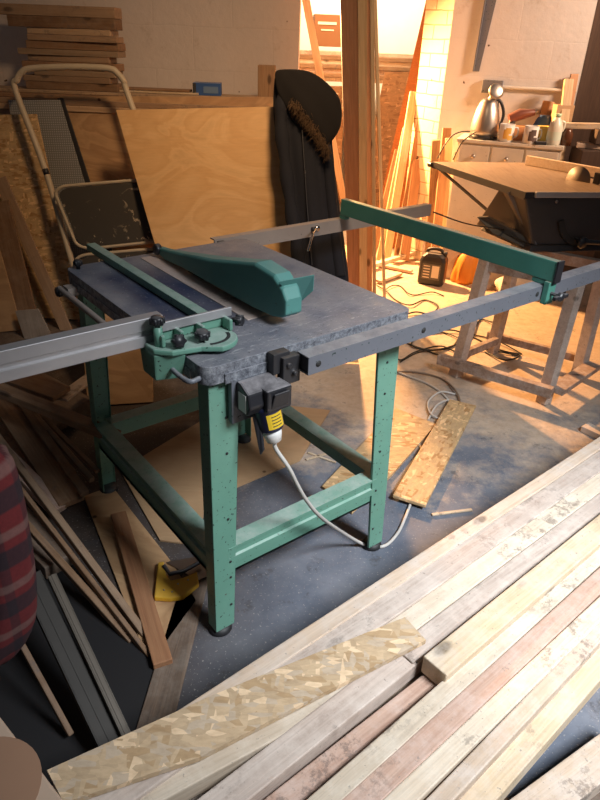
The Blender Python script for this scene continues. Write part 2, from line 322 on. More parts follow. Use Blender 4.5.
def plaid_mat():
    m, t, b = nt('plaid_flannel'); v = coords(t, (1,1,1)); s = t.nodes.new('ShaderNodeSeparateXYZ'); L_(t, v, s.inputs[0])
    def band(o, per, lo, hi, off=0):
        a = t.nodes.new('ShaderNodeMath'); a.operation = 'MULTIPLY_ADD'; L_(t, o, a.inputs[0]); a.inputs[1].default_value = 1/per; a.inputs[2].default_value = off
        f = t.nodes.new('ShaderNodeMath'); f.operation = 'FRACT'; L_(t, a.outputs[0], f.inputs[0])
        return ramp(t, f.outputs[0], [(0,(0,0,0)),(lo,(0,0,0)),(lo+.04,(1,1,1)),(hi,(1,1,1)),(min(1,hi+.04),(0,0,0))])
    ad = t.nodes.new('ShaderNodeMath'); L_(t, s.outputs[0], ad.inputs[0]); L_(t, s.outputs[1], ad.inputs[1])
    red, blk, pal = (.17,.02,.022), (.014,.018,.025), (.24,.14,.12)
    h = band(s.outputs[2], .14, .1, .45); c_ = band(ad.outputs[0], .10, .2, .5)
    col = mix(t, mix(t, 1.0, h, (.75,.75,.75), 'MULTIPLY'), red, blk); col = mix(t, mix(t, 1.0, c_, (.5,.5,.5), 'MULTIPLY'), col, blk)
    col = mix(t, mix(t, 1.0, band(s.outputs[2], .14, .62, .78), (.6,.6,.6), 'MULTIPLY'), col, pal)
    L_(t, mix(t, .5, col, ramp(t, noise(t, v, 90, 4, .7), [(.3,(.5,.5,.5)),(.7,(1,1,1))]), 'MULTIPLY'), b.inputs['Base Color']); b.inputs['Roughness'].default_value = .95; return m
plaid = plaid_mat()
def perf_mat():
    m, t, b = nt('perforated_grey_sheet'); v = coords(t, (1,1,1)); s = t.nodes.new('ShaderNodeSeparateXYZ'); L_(t, v, s.inputs[0])
    cb = t.nodes.new('ShaderNodeCombineXYZ'); L_(t, s.outputs[0], cb.inputs[0]); L_(t, s.outputs[1], cb.inputs[1])
    vo = t.nodes.new('ShaderNodeTexVoronoi'); L_(t, cb.outputs[0], vo.inputs['Vector']); vo.inputs['Scale'].default_value = 85; vo.inputs['Randomness'].default_value = 0
    L_(t, ramp(t, vo.outputs['Distance'], [(.26,(.40,.40,.40)),(.34,(.22,.22,.215))]), b.inputs['Base Color']); b.inputs['Roughness'].default_value = .6; b.inputs['Metallic'].default_value = .3; return m
perf = perf_mat()

# ------------------------------------------------------------ generic timber
def frame(o, x, up):
    x = V(x).normalized(); u = V(up); u = (u-x*u.dot(x)).normalized(); y = u.cross(x)
    return Matrix(((x.x,y.x,u.x,o.x),(x.y,y.y,u.y,o.y),(x.z,y.z,u.z,o.z),(0,0,0,1)))
def plank(a, b, w, t, mat, label, cat='plank', group=None, up=(0,0,1), name='timber_plank', bevel=.003, top=True):
    a, b = V(a), V(b); x = (b-a).normalized(); u = V(up); u = (u-x*u.dot(x)).normalized(); y = u.cross(x)
    c = (a+b)/2-(u*t/2 if top else V((0,0,0))); M = frame(c, x, u); l = (b-a).length/2
    mb = MB(); mb.box(-l, l, -w/2, w/2, -t/2, t/2)
    o = mb.build(name, mat, None, bevel); o.matrix_world = M; return tag(o, label, cat, group)
def upright(a, b, w, t, mat, label, cat='timber', group=None, face=(0,-1,0), name='upright_timber'):   # a foot, b head; long axis = local z
    a, b = V(a), V(b); z = (b-a).normalized(); f = V(face); f = (f-z*f.dot(z)).normalized(); x = f.cross(z)
    c = (a+b)/2; l = (b-a).length/2
    M = Matrix(((x.x,-f.x,z.x,c.x),(x.y,-f.y,z.y,c.y),(x.z,-f.z,z.z,c.z),(0,0,0,1)))
    mb = MB(); mb.box(-w/2, w/2, -t/2, t/2, -l, l); o = mb.build(name, mat, None, .003); o.matrix_world = M; return tag(o, label, cat, group)
def sheet(tl, tr, br, bl, t, mat, label, cat='board', group=None, name='plywood_sheet', back=None):
    tl, tr, br, bl = map(V, (tl, tr, br, bl)); n = (tr-tl).cross(bl-tl).normalized()
    if n.y < 0 or (abs(n.y) < .1 and n.z > 0): n = -n
    x = (tr-tl).normalized(); c = (tl+tr+br+bl)/4; M = frame(c, x, -n)
    mb = MB(); mb.hexa([tl, tr, br, bl, tl+n*t, tr+n*t, br+n*t, bl+n*t]); return tag(mb.build(name, mat, None, .0015, M), label, cat, group)

# ============================================================ STRUCTURE
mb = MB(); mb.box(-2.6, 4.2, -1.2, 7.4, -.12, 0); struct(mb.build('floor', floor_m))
mb = MB(); mb.box(-2.45, -.085, 0, .3, 0, 2.6); M = Matrix.Translation(V((0,4.15,0))); o = mb.build('wall_back_left', wall_l); o.matrix_world = M; struct(o)
mb = MB(); mb.box(-2.45, -.12, 0, .33, 0, 1.095); o = mb.build('trim_1', wall_l); o.location = (0,3.82,0); struct(o)
mb = MB(); mb.box(-.15, 0, 0, 8.4, 0, 2.6); o = mb.build('wall_left', wall_l); o.location = (-2.45,-1.0,0); struct(o)
WA = R(-20); W0 = V((.905, 4.92, 0)); wd = V((math.cos(WA), math.sin(WA), 0)); wn = V((-math.sin(WA)*-1, -math.cos(WA), 0)); wn = V((math.sin(WA), -math.cos(WA), 0))
def wp(s, out, z): return W0+wd*s+wn*out+V((0,0,z))          # along the right-hand wall, out from it, height
Mw = frame(W0, wd, (0,0,1))
mb = MB(); mb.box(0, .865, 0, .3, 0, 2.6); o = mb.build('wall_right', wall_r); o.matrix_world = Mw; struct(o)
pc2 = V((.752, 5.12, 0)); pd = (W0-pc2).normalized()
mb = MB(); mb.prism([(0,0,0),((W0-pc2).length,0,0),((W0-pc2).length-.02,.12,0),(0,.35,0)], (0,0,2.6)); o = mb.build('wall_pier', wall_p); o.matrix_world = frame(pc2, pd, (0,0,1)); struct(o)
mb = MB(); mb.box(.868, 2.6, .05, .25, 0, 2.6); o = mb.build('door_1', brown_d); o.matrix_world = Mw; struct(o)
mb = MB(); mb.box(-2.6, 4.2, 0, .2, 0, 3.2); o = mb.build('wall_far', white_w); o.location = (0,7.0,0); struct(o)

# ============================================================ TABLE SAW
TP = .678; TN = V((-.210, 1.233, 0)); saw = empty('table_saw', TN, TP)
tag(saw, 'green steel table saw with dusty blue grey top and long rails', 'table saw')
A, B = .655, .835
def P_(mb, name, mats, bevel=0, parent=saw, seg=2): return mb.build(name, mats, parent, bevel, None, seg)
def rrect(x0, x1, y0, y1, r, n=6):
    out = []
    for cx, cy, a0 in ((x1-r,y0+r,-90),(x1-r,y1-r,0),(x0+r,y1-r,90),(x0+r,y0+r,180)):
        for k in range(n+1):
            g = R(a0+90*k/n); out.append((cx+r*math.cos(g), cy+r*math.sin(g)))
    return out
mb = MB(); mb.prism([(x,y,.804) for x, y in rrect(0, A, 0, B, .03)], (0,0,.046))
mb.box(.05, A-.05, -.004, 0, .80, .826); mb.box(-.003, 0, .06, B-.06, .80, .826)
top = P_(mb, 'table_top', table_m, .006)
mb = MB()
for y in (.06,): mb.tube(spline([(.0,.022,.82),(-.022,.018,.82),(-.030,.035,.82),(-.030,.085,.82),(-.022,.10,.82),(0,.10,.82)], 4), .006)
P_(mb, 'edge_handle', rail_m)
mb = MB(); mb.box(.233, .322, .180, .80, .850, .8525); ins = P_(mb, 'insert_plate', insert_m, .001)
mb = MB(); mb.box(.293, .301, .205, .60, .8526, .8532); mb.build('blade_slot', ink, ins)
mb = MB(); mb.lathe((.294,.42,.80), (1,0,0), [(.0,-.001),(.10,-.001),(.10,.001),(0,.001)], 40); P_(mb, 'saw_blade', steel)
mb = MB(); mb.prism([(.295,.20,.853),(.295,.30,.853),(.295,.58,.853),(.295,.52,.875),(.295,.30,.885)], (.005,0,0)); P_(mb, 'riving_knife', black_m)
# guard: a long hollow hood, low at the far end, tall and flared near
sec = []
for v, zb, zt, wb, wt in ((.775,.866,.893,.012,.010),(.73,.858,.897,.014,.012),(.60,.868,.918,.020,.014),(.42,.874,.950,.030,.020),(.28,.872,.980,.030,.022),(.20,.872,.998,.030,.022),(.12,.876,.990,.029,.021),(.085,.884,.965,.027,.019),(.07,.895,.94,.025,.017)):
    zt -= .008; zb -= .002
    sec.append([V((.296-wb,v,zb)),V((.296+wb,v,zb)),V((.296+wb*.97,v,zt-.006)),V((.296+wt,v,zt)),V((.296-wt,v,zt)),V((.296-wb*.97,v,zt-.006))])
mb = MB(); mb.loft(sec, smooth=False); gd = P_(mb, 'blade_guard', green_d, .004)
mb = MB(); fp = []
for x_, y_, z_ in ((278,282,.978),(314,275,.975),(313,291,.925),(299,303,.885),(290,300,.90)):
    q_ = at(x_, y_, z_)-TN; cc, ss = math.cos(TP), math.sin(TP); fp.append((q_.x*cc+q_.y*ss, -q_.x*ss+q_.y*cc, z_))
mb.prism(fp, (.004,.003,0)); mb.build('guard_flap', green_d, gd, .001)
mb = MB(); mb.lathe((.275,.778,.878), (1,0,0), [(0,0),(.016,0),(.018,.004),(.018,.016),(.014,.02),(.006,.022),(.006,.03)], 14); mb.build('guard_knob', black, gd)
# legs
def leg(cx, cy, sx, sy):
    mb = MB(); t = .003; sp = .016
    def q(a, b, z, k): return (cx+sx*(a)-sx*sp*(1-z/.81), cy+sy*(b)-sy*sp*(1-z/.81), z)
    wt, wb, dt, db = .084, .060, .05, .042
    mb.hexa([q(0,0,.02,0),q(wb,0,.02,0),q(wb,t,.02,0),q(0,t,.02,0),q(0,0,.812,0),q(wt,0,.812,0),q(wt,t,.812,0),q(0,t,.812,0)])
    mb.hexa([q(0,t,.02,0),q(t,t,.02,0),q(t,db,.02,0),q(0,db,.02,0),q(0,t,.812,0),q(t,t,.812,0),q(t,dt,.812,0),q(0,dt,.812,0)])
    mb.hexa([q(wb,0,.02,0),q(wb,t*3,.02,0),q(wb-t,t*3,.02,0),q(wb-t,0,.02,0),q(wt,0,.812,0),q(wt,t*3,.812,0),q(wt-t,t*3,.812,0),q(wt-t,0,.812,0)])
    l = P_(mb, 'leg', green, .0025)
    mb = MB(); c = V(q(.026,.022,0,0)); mb.lathe(c, (0,0,1), [(.0,.0),(.031,0),(.034,.005),(.031,.012),(.026,.02),(.0,.02)], 16); mb.build('rubber_foot', rubber, l)
    for z in (.10,.20,.255,.40,.60,.70):
        mb = MB(); c = V(q(.05 if z < .3 else .045, -.0005, z, 0)); mb.lathe(c, (0,-sy,0), [(0,0),(.0036,0),(.0036,.002),(0,.002)], 8)
        mb.build('bolt', ink, l)
    return l
for cx, cy, sx, sy in ((.02,.02,1,1),(A-.02,.02,-1,1),(.02,B-.02,1,-1),(A-.02,B-.02,-1,-1)): leg(cx, cy, sx, sy)
# stretchers: folded channels with a flange on top
def stretcher(a, b, inn):
    a, b, n = V(a), V(b), V(inn); mb = MB(); z0, z1 = .215, .30; prof = [(0,z0),(.006,z0),(.006,z0+.022),(.0,z0+.026),(.0,z0+.05),(.006,z0+.054),(.006,z1-.012),(0,z1-.008),(0,z1),(.052,z1),(.052,z1-.003),(.009,z1-.003),(.009,z0+.0),(.009,z0)]
    pa = [a+n*x+V((0,0,z)) for x, z in prof[:12]+[(.009,z0)]]; mb.prism(pa, b-a); return P_(mb, 'stretcher', green)
stretcher((.055,.009,0), (A-.06,.009,0), (0,1,0)); stretcher((.055,B-.009,0), (A-.06,B-.009,0), (0,-1,0))
stretcher((.009,.03,0), (.009,B-.03,0), (1,0,0)); stretcher((A-.009,.03,0), (A-.009,B-.03,0), (-1,0,0))
# rails
def hollow(mb, x0, x1, y0, y1, z0, z1, t=.003):
    mb.box(x0,x1,y0,y0+t,z0,z1); mb.box(x0,x1,y1-t,y1,z0,z1); mb.box(x0,x1,y0+t,y1-t,z1-t,z1); mb.box(x0,x1,y0+t,y1-t,z0,z0+t)
mb = MB(); hollow(mb, .232, 1.75, -.073, -.030, .800, .846); fr = P_(mb, 'front_rail', rail_m)
mb = MB()
for u in (.262,.62,1.13): mb.lathe((u,-.0732,.823), (0,-1,0), [(0,0),(.008,0),(.008,.0006),(0,.0006)], 14)
mb.build('rail_hole', ink, fr)
mb = MB(); mb.box(.234, .237, -.069, -.034, .804, .842); mb.build('end_cap', black_m, fr)
mb = MB(); mb.box(.565, 1.72, .893, .899, .790, .842); mb.box(.565, 1.72, .899, .925, .838, .842); P_(mb, 'rear_rail', rail_b)
mb = MB()
for u in (.60,): mb.box(.575,.60,B-.005,.893,.805,.835)
P_(mb, 'rail_bracket', black_m)
mb = MB(); mb.box(.165,.212,-.028,-.002,.800,.852); mb.box(.185,.235,-.04,-.015,.772,.842); mb.lathe((.20,-.030,.822),(0,-1,0),[(0,0),(.007,0),(.007,.016),(0,.016)],10)
mb.lathe((.215,-.034,.80),(0,-1,0),[(0,0),(.012,0),(.012,.006),(.006,.007),(.006,.016),(0,.016)],8); mb.tube([(.205,-.03,.775),(.206,-.03,.74)], .008)
P_(mb, 'rail_clamp', black_m, .002)
mb = MB(); mb.tube([(1.04,.892,.822),(.93,.78,.842),(.86,.72,.80)], .0045); mb.lathe((1.04,.893,.822),(0,-1,0),[(0,0),(.012,0),(.012,.008),(0,.008)],6); P_(mb, 'support_rod', chrome)
mb = MB(); mb.lathe((1.04,.885,.822),(1,0,0),[(0,-.03),(.009,-.03),(.009,-.015),(0,-.015)],8); P_(mb, 'rod_nut', black_m)
# rip fence
mb = MB(); hollow_v = [(1.158,.862),(1.186,.862),(1.186,.926),(1.158,.926)]
mb.prism([(x,-.10,z) for x, z in hollow_v], (0,.99,0)); fe = P_(mb, 'rip_fence', green_f, .003)
mb = MB(); mb.box(1.156,1.188,-.106,-.10,.860,.928); mb.build('fence_end_cap', black, fe)
mb = MB(); mb.box(1.160,1.184,-.095,-.025,.847,.862); mb.box(1.150,1.190,-.095,-.0755,.79,.862); mb.build('fence_clamp', green_f, fe, .002)
mb = MB(); mb.box(1.16,1.184,.86,.893,.847,.862); mb.build('fence_foot', green_f, fe)
mb = MB(); mb.tube([(1.17,-.094,.825),(1.17,-.125,.823)], .006); mb.lathe((1.17,-.12,.823),(0,-1,0),[(0,0),(.010,0),(.016,.004),(.016,.012),(.010,.018),(0,.018)],6); mb.box(1.135,1.205,-.135,-.122,.817,.829); mb.build('fence_knob', black, fe, .003)
# mitre guide: slide bar along the table, cast bracket and long extrusion
mb = MB(); mb.box(.122,.152,.18,.965,.852,.874); P_(mb, 'slide_bar', green, .002)
mb = MB(); mb.prism([(x,.138,z) for x, z in ((-.9,.866),(.0,.866),(.0,.872))][:0] or [(-.95,.150,.862),(-.95,.150,.888),(-.95,.156,.890),(-.95,.156,.899),(-.95,.150,.901),(-.95,.150,.930),(-.95,.180,.930),(-.95,.180,.862)], (.935,0,0))
mb.box(-.03,.152,.126,.133,.900,.922)
P_(mb, 'mitre_extrusion', alu, .0015)
br = MB()
arc = [(.075+.062*math.cos(g), .095+.060*math.sin(g)) for g in [R(-95+110*k/12) for k in range(13)]]
br.prism([(-.066,.149,.86),(-.066,.105,.86),(-.035,.075,.86),(.03,.062,.86)]+[(x,y,.86) for x, y in arc]+[(.145,.149,.86)], (0,0,.014))
br.hexa([(-.062,.115,.79),(-.004,.095,.79),(-.004,.18,.79),(-.062,.18,.79),(-.066,.105,.86),(-.004,.07,.86),(-.004,.18,.86),(-.066,.18,.86)])
br.box(-.045,.145,.134,.149,.874,.914)
for u_ in (-.047,.0,.055,.128): br.box(u_,u_+.010,.098,.134,.874,.903)
bracket = P_(br, 'mitre_bracket', green, .004)
mb = MB(); pts = [(.07+.050*math.cos(R(a)), .10+.042*math.sin(R(a)), .8743) for a in range(-110, 10, 12)]
for p, q in zip(pts, pts[1:]): mb.bar(p, q, .008, .001)
mb.build('arc_slot', ink, bracket)
def knob(p, ax, r=.019, par=saw):
    r = r*.78
    ax = V(ax).normalized(); mb = MB(); p = V(p); mb.lathe(p, ax, [(0,0),(.006,0),(.006,.008),(r*.8,.010),(r,.013),(r,.024),(r*.85,.028),(0,.029)], 18)
    a = ax.orthogonal().normalized(); b = ax.cross(a)
    for k in range(6):
        g = k*math.pi/3; c = p+(a*math.cos(g)+b*math.sin(g))*r*.9; mb.lathe(c, ax, [(0,.012),(r*.3,.012),(r*.3,.025),(0,.026)], 8)
    return mb.build('clamp_knob', black, par)
mb = MB(); mb.lathe((-.045,.118,.874), (0,0,1), [(0,0),(.010,0),(.010,.045),(0,.045)], 12); mb.build('column', green, bracket)
knob((-.045,.118,.915), (0,0,1)); knob((-.015,.098,.885), (0,-.9,.35), .018); knob((.045,.085,.874), (0,-.2,1), .020); knob((.148,.118,.893), (.6,-1,.1), .016)
# left edge rod with its knob
mb = MB(); mb.tube([(-.035,.80,.80),(-.035,.30,.80)], .009); mb.box(-.03,.0,.74,.78,.79,.815); P_(mb, 'side_rod', rail_b)
knob((-.02,.80,.79), (-1,0,0), .018)
knob((.03,.80,.85), (0,0,1), .015)
# switch box and plug
mb = MB(); mb.box(.066,.185,-.004,.012,.69,.803); pl = P_(mb, 'mounting_plate', rail_m, .002)
mb = MB(); mb.prism([(.078,-.005,.728),(.078,-.048,.728),(.078,-.060,.752),(.078,-.052,.785),(.078,-.02,.802),(.078,-.005,.802)], (.095,0,0)); mb.box(.118,.188,-.072,-.02,.732,.790); sw = P_(mb, 'switch_box', black_s, .005)
mb = MB(); mb.box(.0765,.078,-.045,-.015,.735,.78); mb.build('white_label', white_p, sw)['label'] = 'white rating label'
mb = MB(); mb.prism([(.128,-.073,.742),(.180,-.073,.742),(.175,-.081,.782),(.133,-.081,.782)], (0,.006,0)); mb.build('switch_flap', black, sw, .003)
ax = V((.12,-.20,-1)).normalized(); o1 = V((.140,-.034,.738))
mb = MB(); mb.lathe(o1, ax, [(0,0),(.033,0),(.034,.01),(.033,.012),(.032,.062),(.029,.066),(0,.066)], 24); si = P_(mb, 'socket_inlet', navy)
side = V((.2,-1,.3)); side = (side-ax*side.dot(ax)).normalized(); tg = ax.cross(side)
mb = MB(); r_ = .0335
lab = []
for k in range(7):
    g = R(-38+76*k/6+14); lab.append((side*math.cos(g)+tg*math.sin(g))*r_)
for k in range(6):
    a1, a2 = lab[k], lab[k+1]; mb.hexa([o1+ax*.018+a1*.97,o1+ax*.018+a2*.97,o1+ax*.056+a2*.97,o1+ax*.056+a1*.97,o1+ax*.018+a1,o1+ax*.018+a2,o1+ax*.056+a2,o1+ax*.056+a1])
yl = mb.build('yellow_label', ylabel, si); yl['label'] = 'yellow warning label with black print'
mb = MB()
for j in range(4):
    for k in range(1, 5):
        a1, a2 = lab[k]*1.01, lab[k+1]*1.01 if k < 4 else lab[k]*.5+lab[k+1]*.52
        h = .024+.008*j; mb.hexa([o1+ax*h+a1*.98,o1+ax*h+a2*.98,o1+ax*(h+.0022)+a2*.98,o1+ax*(h+.0022)+a1*.98,o1+ax*h+a1,o1+ax*h+a2,o1+ax*(h+.0022)+a2,o1+ax*(h+.0022)+a1])
mb.build('label_print', ink, yl)
mb = MB(); c = o1+V((-.03,.005,.005)); mb.prism([c+V((0,0,0)),c+V((.008,-.012,-.03)),c+V((.002,-.035,-.11)),c+V((-.004,-.03,-.125)),c+V((-.006,-.0,-.03))], (.006,0,0)); P_(mb, 'inlet_cover', black, .002)
o2 = o1+ax*.066; mb = MB(); mb.lathe(o2, ax, [(0,0),(.024,0),(.023,.015),(.018,.034),(.009,.038),(.006,.043),(0,.043)], 16); P_(mb, 'plug', white_p)
def tl(px, py, z):                       # pixel on a height, in the saw's own coordinates
    q = at(px, py, z)-TN; c, s = math.cos(TP), math.sin(TP); return V((q.x*c+q.y*s, -q.x*s+q.y*c, z))
pe = o2+ax*.038
def lv(px, py, v):
    r = ray(px, py); c, s = math.cos(TP), math.sin(TP); k = (v-(TN.x*s-TN.y*c))/(-r.x*s+r.y*c); q = V((r.x*k-TN.x, r.y*k-TN.y, H+r.z*k)); return V((q.x*c+q.y*s, -q.x*s+q.y*c, q.z))
path = [pe, pe+ax*.02, lv(289,468,-.085), lv(297,484,-.085), lv(307,501,-.08), lv(322,518,-.06), lv(345,534,.03), tl(366,545,.008), tl(384,546,.008), tl(397,534,.008), tl(405,518,.008), tl(412,500,.006), tl(425,470,.006), tl(440,445,.006), tl(452,420,.006), tl(448,400,.006), tl(430,385,.006), tl(405,375,.006), tl(380,365,.006)]
mb = MB(); mb.tube(spline(path, 8), .0055, 8); P_(mb, 'power_cable', cable_g)

# ============================================================ PILE OF PLANKS, front right
ZP = .33
bear = 'bearers under the plank pile'
def pile(e1, e2, z, t, mat, label, x1=.25, x2=.5, gap=.001, name='timber_plank', w=None, p1=None, p2=None):
    (a, b), (c, d) = e1, e2
    a, b, c, d = at(*a, z), at(*b, z), at(*c, z), at(*d, z)
    dr = ((b-a).normalized()+(d-c).normalized()).normalized(); n = V((-dr.y, dr.x, 0))
    ww = abs(((a+b)/2-(c+d)/2).dot(n))-gap if w is None else w
    m = (a+b+c+d)/4
    m = m + n*((((a-m).dot(n)+(b-m).dot(n))/2+((c-m).dot(n)+(d-m).dot(n))/2)/2)
    s = [(q-m).dot(dr) for q in (a, b, c, d)]
    s0 = min(s)-x1 if p1 is None else (at(*p1, z)-m).dot(dr); s1 = max(s)+x2 if p2 is None else (at(*p2, z)-m).dot(dr)
    return plank(m+dr*s0, m+dr*s1, ww, t, mat, label, 'plank', 'planks in the pile in the foreground', name=name)
E0=((200,697),(600,435)); E1=((400,583),(600,450)); E2=((400,613),(600,472)); E3=((430,620),(600,492)); E4=((467,620),(600,515)); E5=((400,717),(600,542)); E6=((400,748),(600,565)); E7=((400,782),(592,603)); E8=((420,800),(600,622)); E9=((458,800),(600,640)); E10=((495,800),(600,683))
pile(E0, E1, ZP, .045, pine, 'pale plank along the far edge of the pile beside the saw', .35)
pile(E1, E2, ZP-.004, .045, pine_grey, 'pinkish grey plank, second from the far edge of the pile', .9)
pile(E2, E3, ZP-.008, .045, pine_white, 'pale dusty plank, third from the far edge of the pile', .12)
pile(E3, E4, ZP-.006, .045, pine_grey, 'stained plank speckled with dirt, fourth from the far edge of the pile', .12)
pile(E4, E5, ZP+.022, .05, pine_yel, 'yellow knotty plank lying on top of the pile with its sawn end showing', p1=(433,664), w=.062)
pile(E5, E6, ZP, .045, pine_white, 'whitish plank beside the reddish plank in the pile', .5)
pile(E6, E7, ZP, .045, pine_red, 'pinkish brown plank with long straight grain near the middle of the pile', .4)
pile(E7, E8, ZP, .045, pine_white, 'whitish plank with small nail holes, fourth from the near edge of the pile', .4)
pile(E8, E9, ZP-.002, .045, pine, 'plain pale plank, third from the near edge of the pile', .3)
pile(E9, E10, ZP-.03, .045, pine_yel, 'lower yellow plank along the near edge of the pile', .3)
# the planks under the left end of the pile
pile(((200,793),(360,677)), ((253,800),(400,675)), ZP-.012, .045, pine_grey, 'grey splattered plank beside the dark gap in the pile', .4, p2=(430,640))
pile(((80,800),(400,651)), ((150,815),(362,688)), ZP-.014, .045, pine_white, 'whitish plank with paint splatters beside the strand board strip', .25, p2=(440,628), w=.055)
pile(((253,806),(426,670)), ((310,800),(446,688)), ZP-.03, .045, pine_red, 'reddish plank with a dark knot near its end in the pile', .4, p2=(447,668), w=.05)
c1, c2 = at(10,800,ZP-.055), at(215,742,ZP-.035)
plank(at(-60,868,ZP-.04), at(330,655,ZP-.035), .075, .045, pine_red, 'brown edge-on plank under the strand board strip', 'plank', 'planks in the pile in the foreground')
# strand board strip on top
q = [at(47,770,ZP+.014), at(215,694,ZP+.014), at(405,617,ZP+.014), at(426,640,ZP+.014), at(200,757,ZP+.014), at(64,803,ZP+.014)]
mb = MB(); mb.prism(q, (0,0,-.012)); solo(mb, 'strand_board_strip', osb_dust, 'long strand board strip with pale flakes lying on the left end of the pile', 'board')
# lower layer and bearers
dr = V((math.cos(R(41)), math.sin(R(41)), 0)); nn = V((-dr.y, dr.x, 0)); base = at(400,717,ZP)
labs = ['lower plank under the far edge of the pile','lower plank hidden beneath the pale planks of the pile','lower plank under the middle of the pile','lower plank under the whitish planks of the pile','rough lower plank showing beneath the near edge of the pile']
for k, (off, ln) in enumerate(((.155,0),(.085,0),(.02,0),(-.055,0),(-.118,0))):
    c = base+nn*off+V((0,0,-.079)); plank(c-dr*.75, c+dr*1.5, .06, .055, [pine_grey,pine,pine_red,pine,pine_yel][k], labs[k], 'plank', 'lower planks of the pile')
for k, s in enumerate((-.32, .55)):
    c = base+dr*s; zt = ZP-.0795-.0555
    for j in range(2): plank(V((c.x,c.y,zt-.0975*j))+nn*-.15, V((c.x,c.y,zt-.0975*j))+nn*.26, .09, .097, darkoff, ['near','far'][k]+' '+['upper','lower'][j]+' bearer block under the plank pile', 'timber', bear, name='bearer_block')
plank(at(505,830,.12), at(640,727,.12), .075, .05, pine, 'loose plank on the floor in the near right corner', 'plank')
plank(at(480,860,.069), at(650,735,.069), .09, .068, darkoff, 'dark timber under the loose plank in the near right corner', 'plank')

# ============================================================ TRESTLE AND BENCH SAW, right
tr = empty('trestle', (1.12, 2.97, 0)); tag(tr, 'rough wooden trestle with a low frame, carrying the black bench saw', 'trestle')
T0 = V((1.12,2.97,0))
feet = [(.793,2.942),(1.06,3.257),(1.167,2.69),(1.433,2.974)]; heads = [(.86,2.99),(1.09,3.27),(1.22,2.77),(1.45,3.04)]
for (fx, fy), (hx, hy) in zip(feet, heads):
    mb = MB(); mb.bar(V((fx,fy,0))-T0, V((hx,hy,.60))-T0, .058, .045, (1,.6,0)); mb.build('leg', darkgrey if False else pine_grey, tr, .003)
def rl(a, b, w, t, nm='stretcher'):
    mb = MB(); mb.bar(V(a)-T0, V(b)-T0, w, t, (0,0,1)); mb.build(nm, [wood_tr], tr, .002)
wood_tr = wood('trestle_board', (.40,.27,.20), (.27,.17,.12), dust=.5)
a = V((.70,2.965,.085)); b = V((1.175,2.635,.085)); c = V((1.50,2.965,.085)); d = V((1.03,3.30,.085))
rl(a, b, .04, .05); rl(b+V((.02,.02,.0)), c, .075, .025); rl((1.03,3.30,.085), (1.46,3.02,.085), .03, .04); rl((.80,2.99,.085), (1.06,3.22,.085), .03, .04)
for p, q_ in ((heads[0], heads[2]), (heads[1], heads[3])): rl((p[0],p[1],.575), (q_[0],q_[1],.575), .045, .05, 'top_rail')
# bench saw
K = at(526,192,.885); e1 = V((-.36,.93,0)).normalized(); e2 = V((.985,.172,0)).normalized(); BS = V((K.x+.2,K.y+.3,.602))
bs = empty('bench_saw', BS); tag(bs, 'black portable bench saw with dusty extended top on a wooden trestle', 'bench saw')
def kk(a, b, z): return K+e1*a+e2*b+V((0,0,z-.885))-BS
def quadbox(mb, a0, a1, b0, b1, z0, z1): mb.hexa([kk(a0,b0,z0),kk(a1,b0,z0),kk(a1,b1,z0),kk(a0,b1,z0),kk(a0,b0,z1),kk(a1,b0,z1),kk(a1,b1,z1),kk(a0,b1,z1)])
def bench_top():
    m, t, b = nt('dusty_bench_top'); v = coords(t, (1,1,1)); mp = coords(t, (30,2.0,1)); s = noise(t, mp, 2.4, 6, .6)
    col = ramp(t, s, [(.3,(.20,.14,.10)),(.55,(.30,.22,.165)),(.75,(.11,.075,.06))]); col = mix(t, ramp(t, noise(t, v, 6, 6, .7), [(.4,(0,0,0)),(.7,(.5,.5,.5))]), col, (.36,.28,.22))
    L_(t, col, b.inputs['Base Color']); b.inputs['Roughness'].default_value = .45; return m
btm = bench_top()
mb = MB(); quadbox(mb, 0, .86, 0, .62, .872, .885); mb.build('saw_top', btm, bs, .002)
mb = MB(); quadbox(mb, 0, .86, -.004, 0, .850, .884); quadbox(mb, -.004, 0, -.004, .62, .856, .884); quadbox(mb, .86, .864, -.004, .62, .850, .884); mb.build('top_edge', black_m, bs)
mb = MB(); quadbox(mb, -.02, -.006, .04, .62, .862, .888); mb.build('front_scale', alu, bs, .002)
mb = MB(); mb.hexa([kk(-.01,.085,.63),kk(.40,.03,.63),kk(.40,.64,.63),kk(-.01,.64,.63),kk(.005,.0,.871),kk(.20,.0,.871),kk(.40,.60,.871),kk(.005,.60,.871)]); bod = mb.build('body', paint('dusty_saw_body', (.055,.05,.05), chips=.1, top_dust=.6, dust=(.3,.24,.2), rough=.4), bs, .008)
mb = MB(); mb.prism([kk(.0,.09,.60),kk(.12,-.05,.655),kk(.20,-.10,.72),kk(.16,-.07,.73),kk(.08,.03,.68),kk(.0,.13,.64)], V((.02,.03,0))); mb.build('body_skirt', black_m, bod, .004)
mb = MB(); mb.hexa([kk(-.03,.06,.602),kk(.40,.06,.602),kk(.40,.66,.602),kk(-.03,.66,.602),kk(-.02,.07,.63),kk(.38,.07,.63),kk(.38,.66,.63),kk(-.02,.66,.63)]); mb.build('base', black_m, bs, .004)
mb = MB(); mb.bar(kk(.80,.0,.86), kk(.20,.06,.68), .022, .006, (0,0,1)); mb.lathe(kk(.20,.045,.68), (-1,-.4,0), [(0,-.01),(.012,-.01),(.012,.012),(0,.012)], 8); mb.build('strut', black_m, bs)
mb = MB(); mb.bar(kk(.12,-.004,.862), kk(-.01,.10,.63), .020, .006, (-1,-.5,.3)); mb.build('strut', rail_m, bs)
mb = MB(); mb.lathe(kk(.862,.0,.865), e1, [(0,0),(.014,0),(.016,.01),(.012,.02),(.018,.035),(.008,.045),(0,.045)], 10); mb.build('end_knob', black, bs)
mb = MB(); ap = []
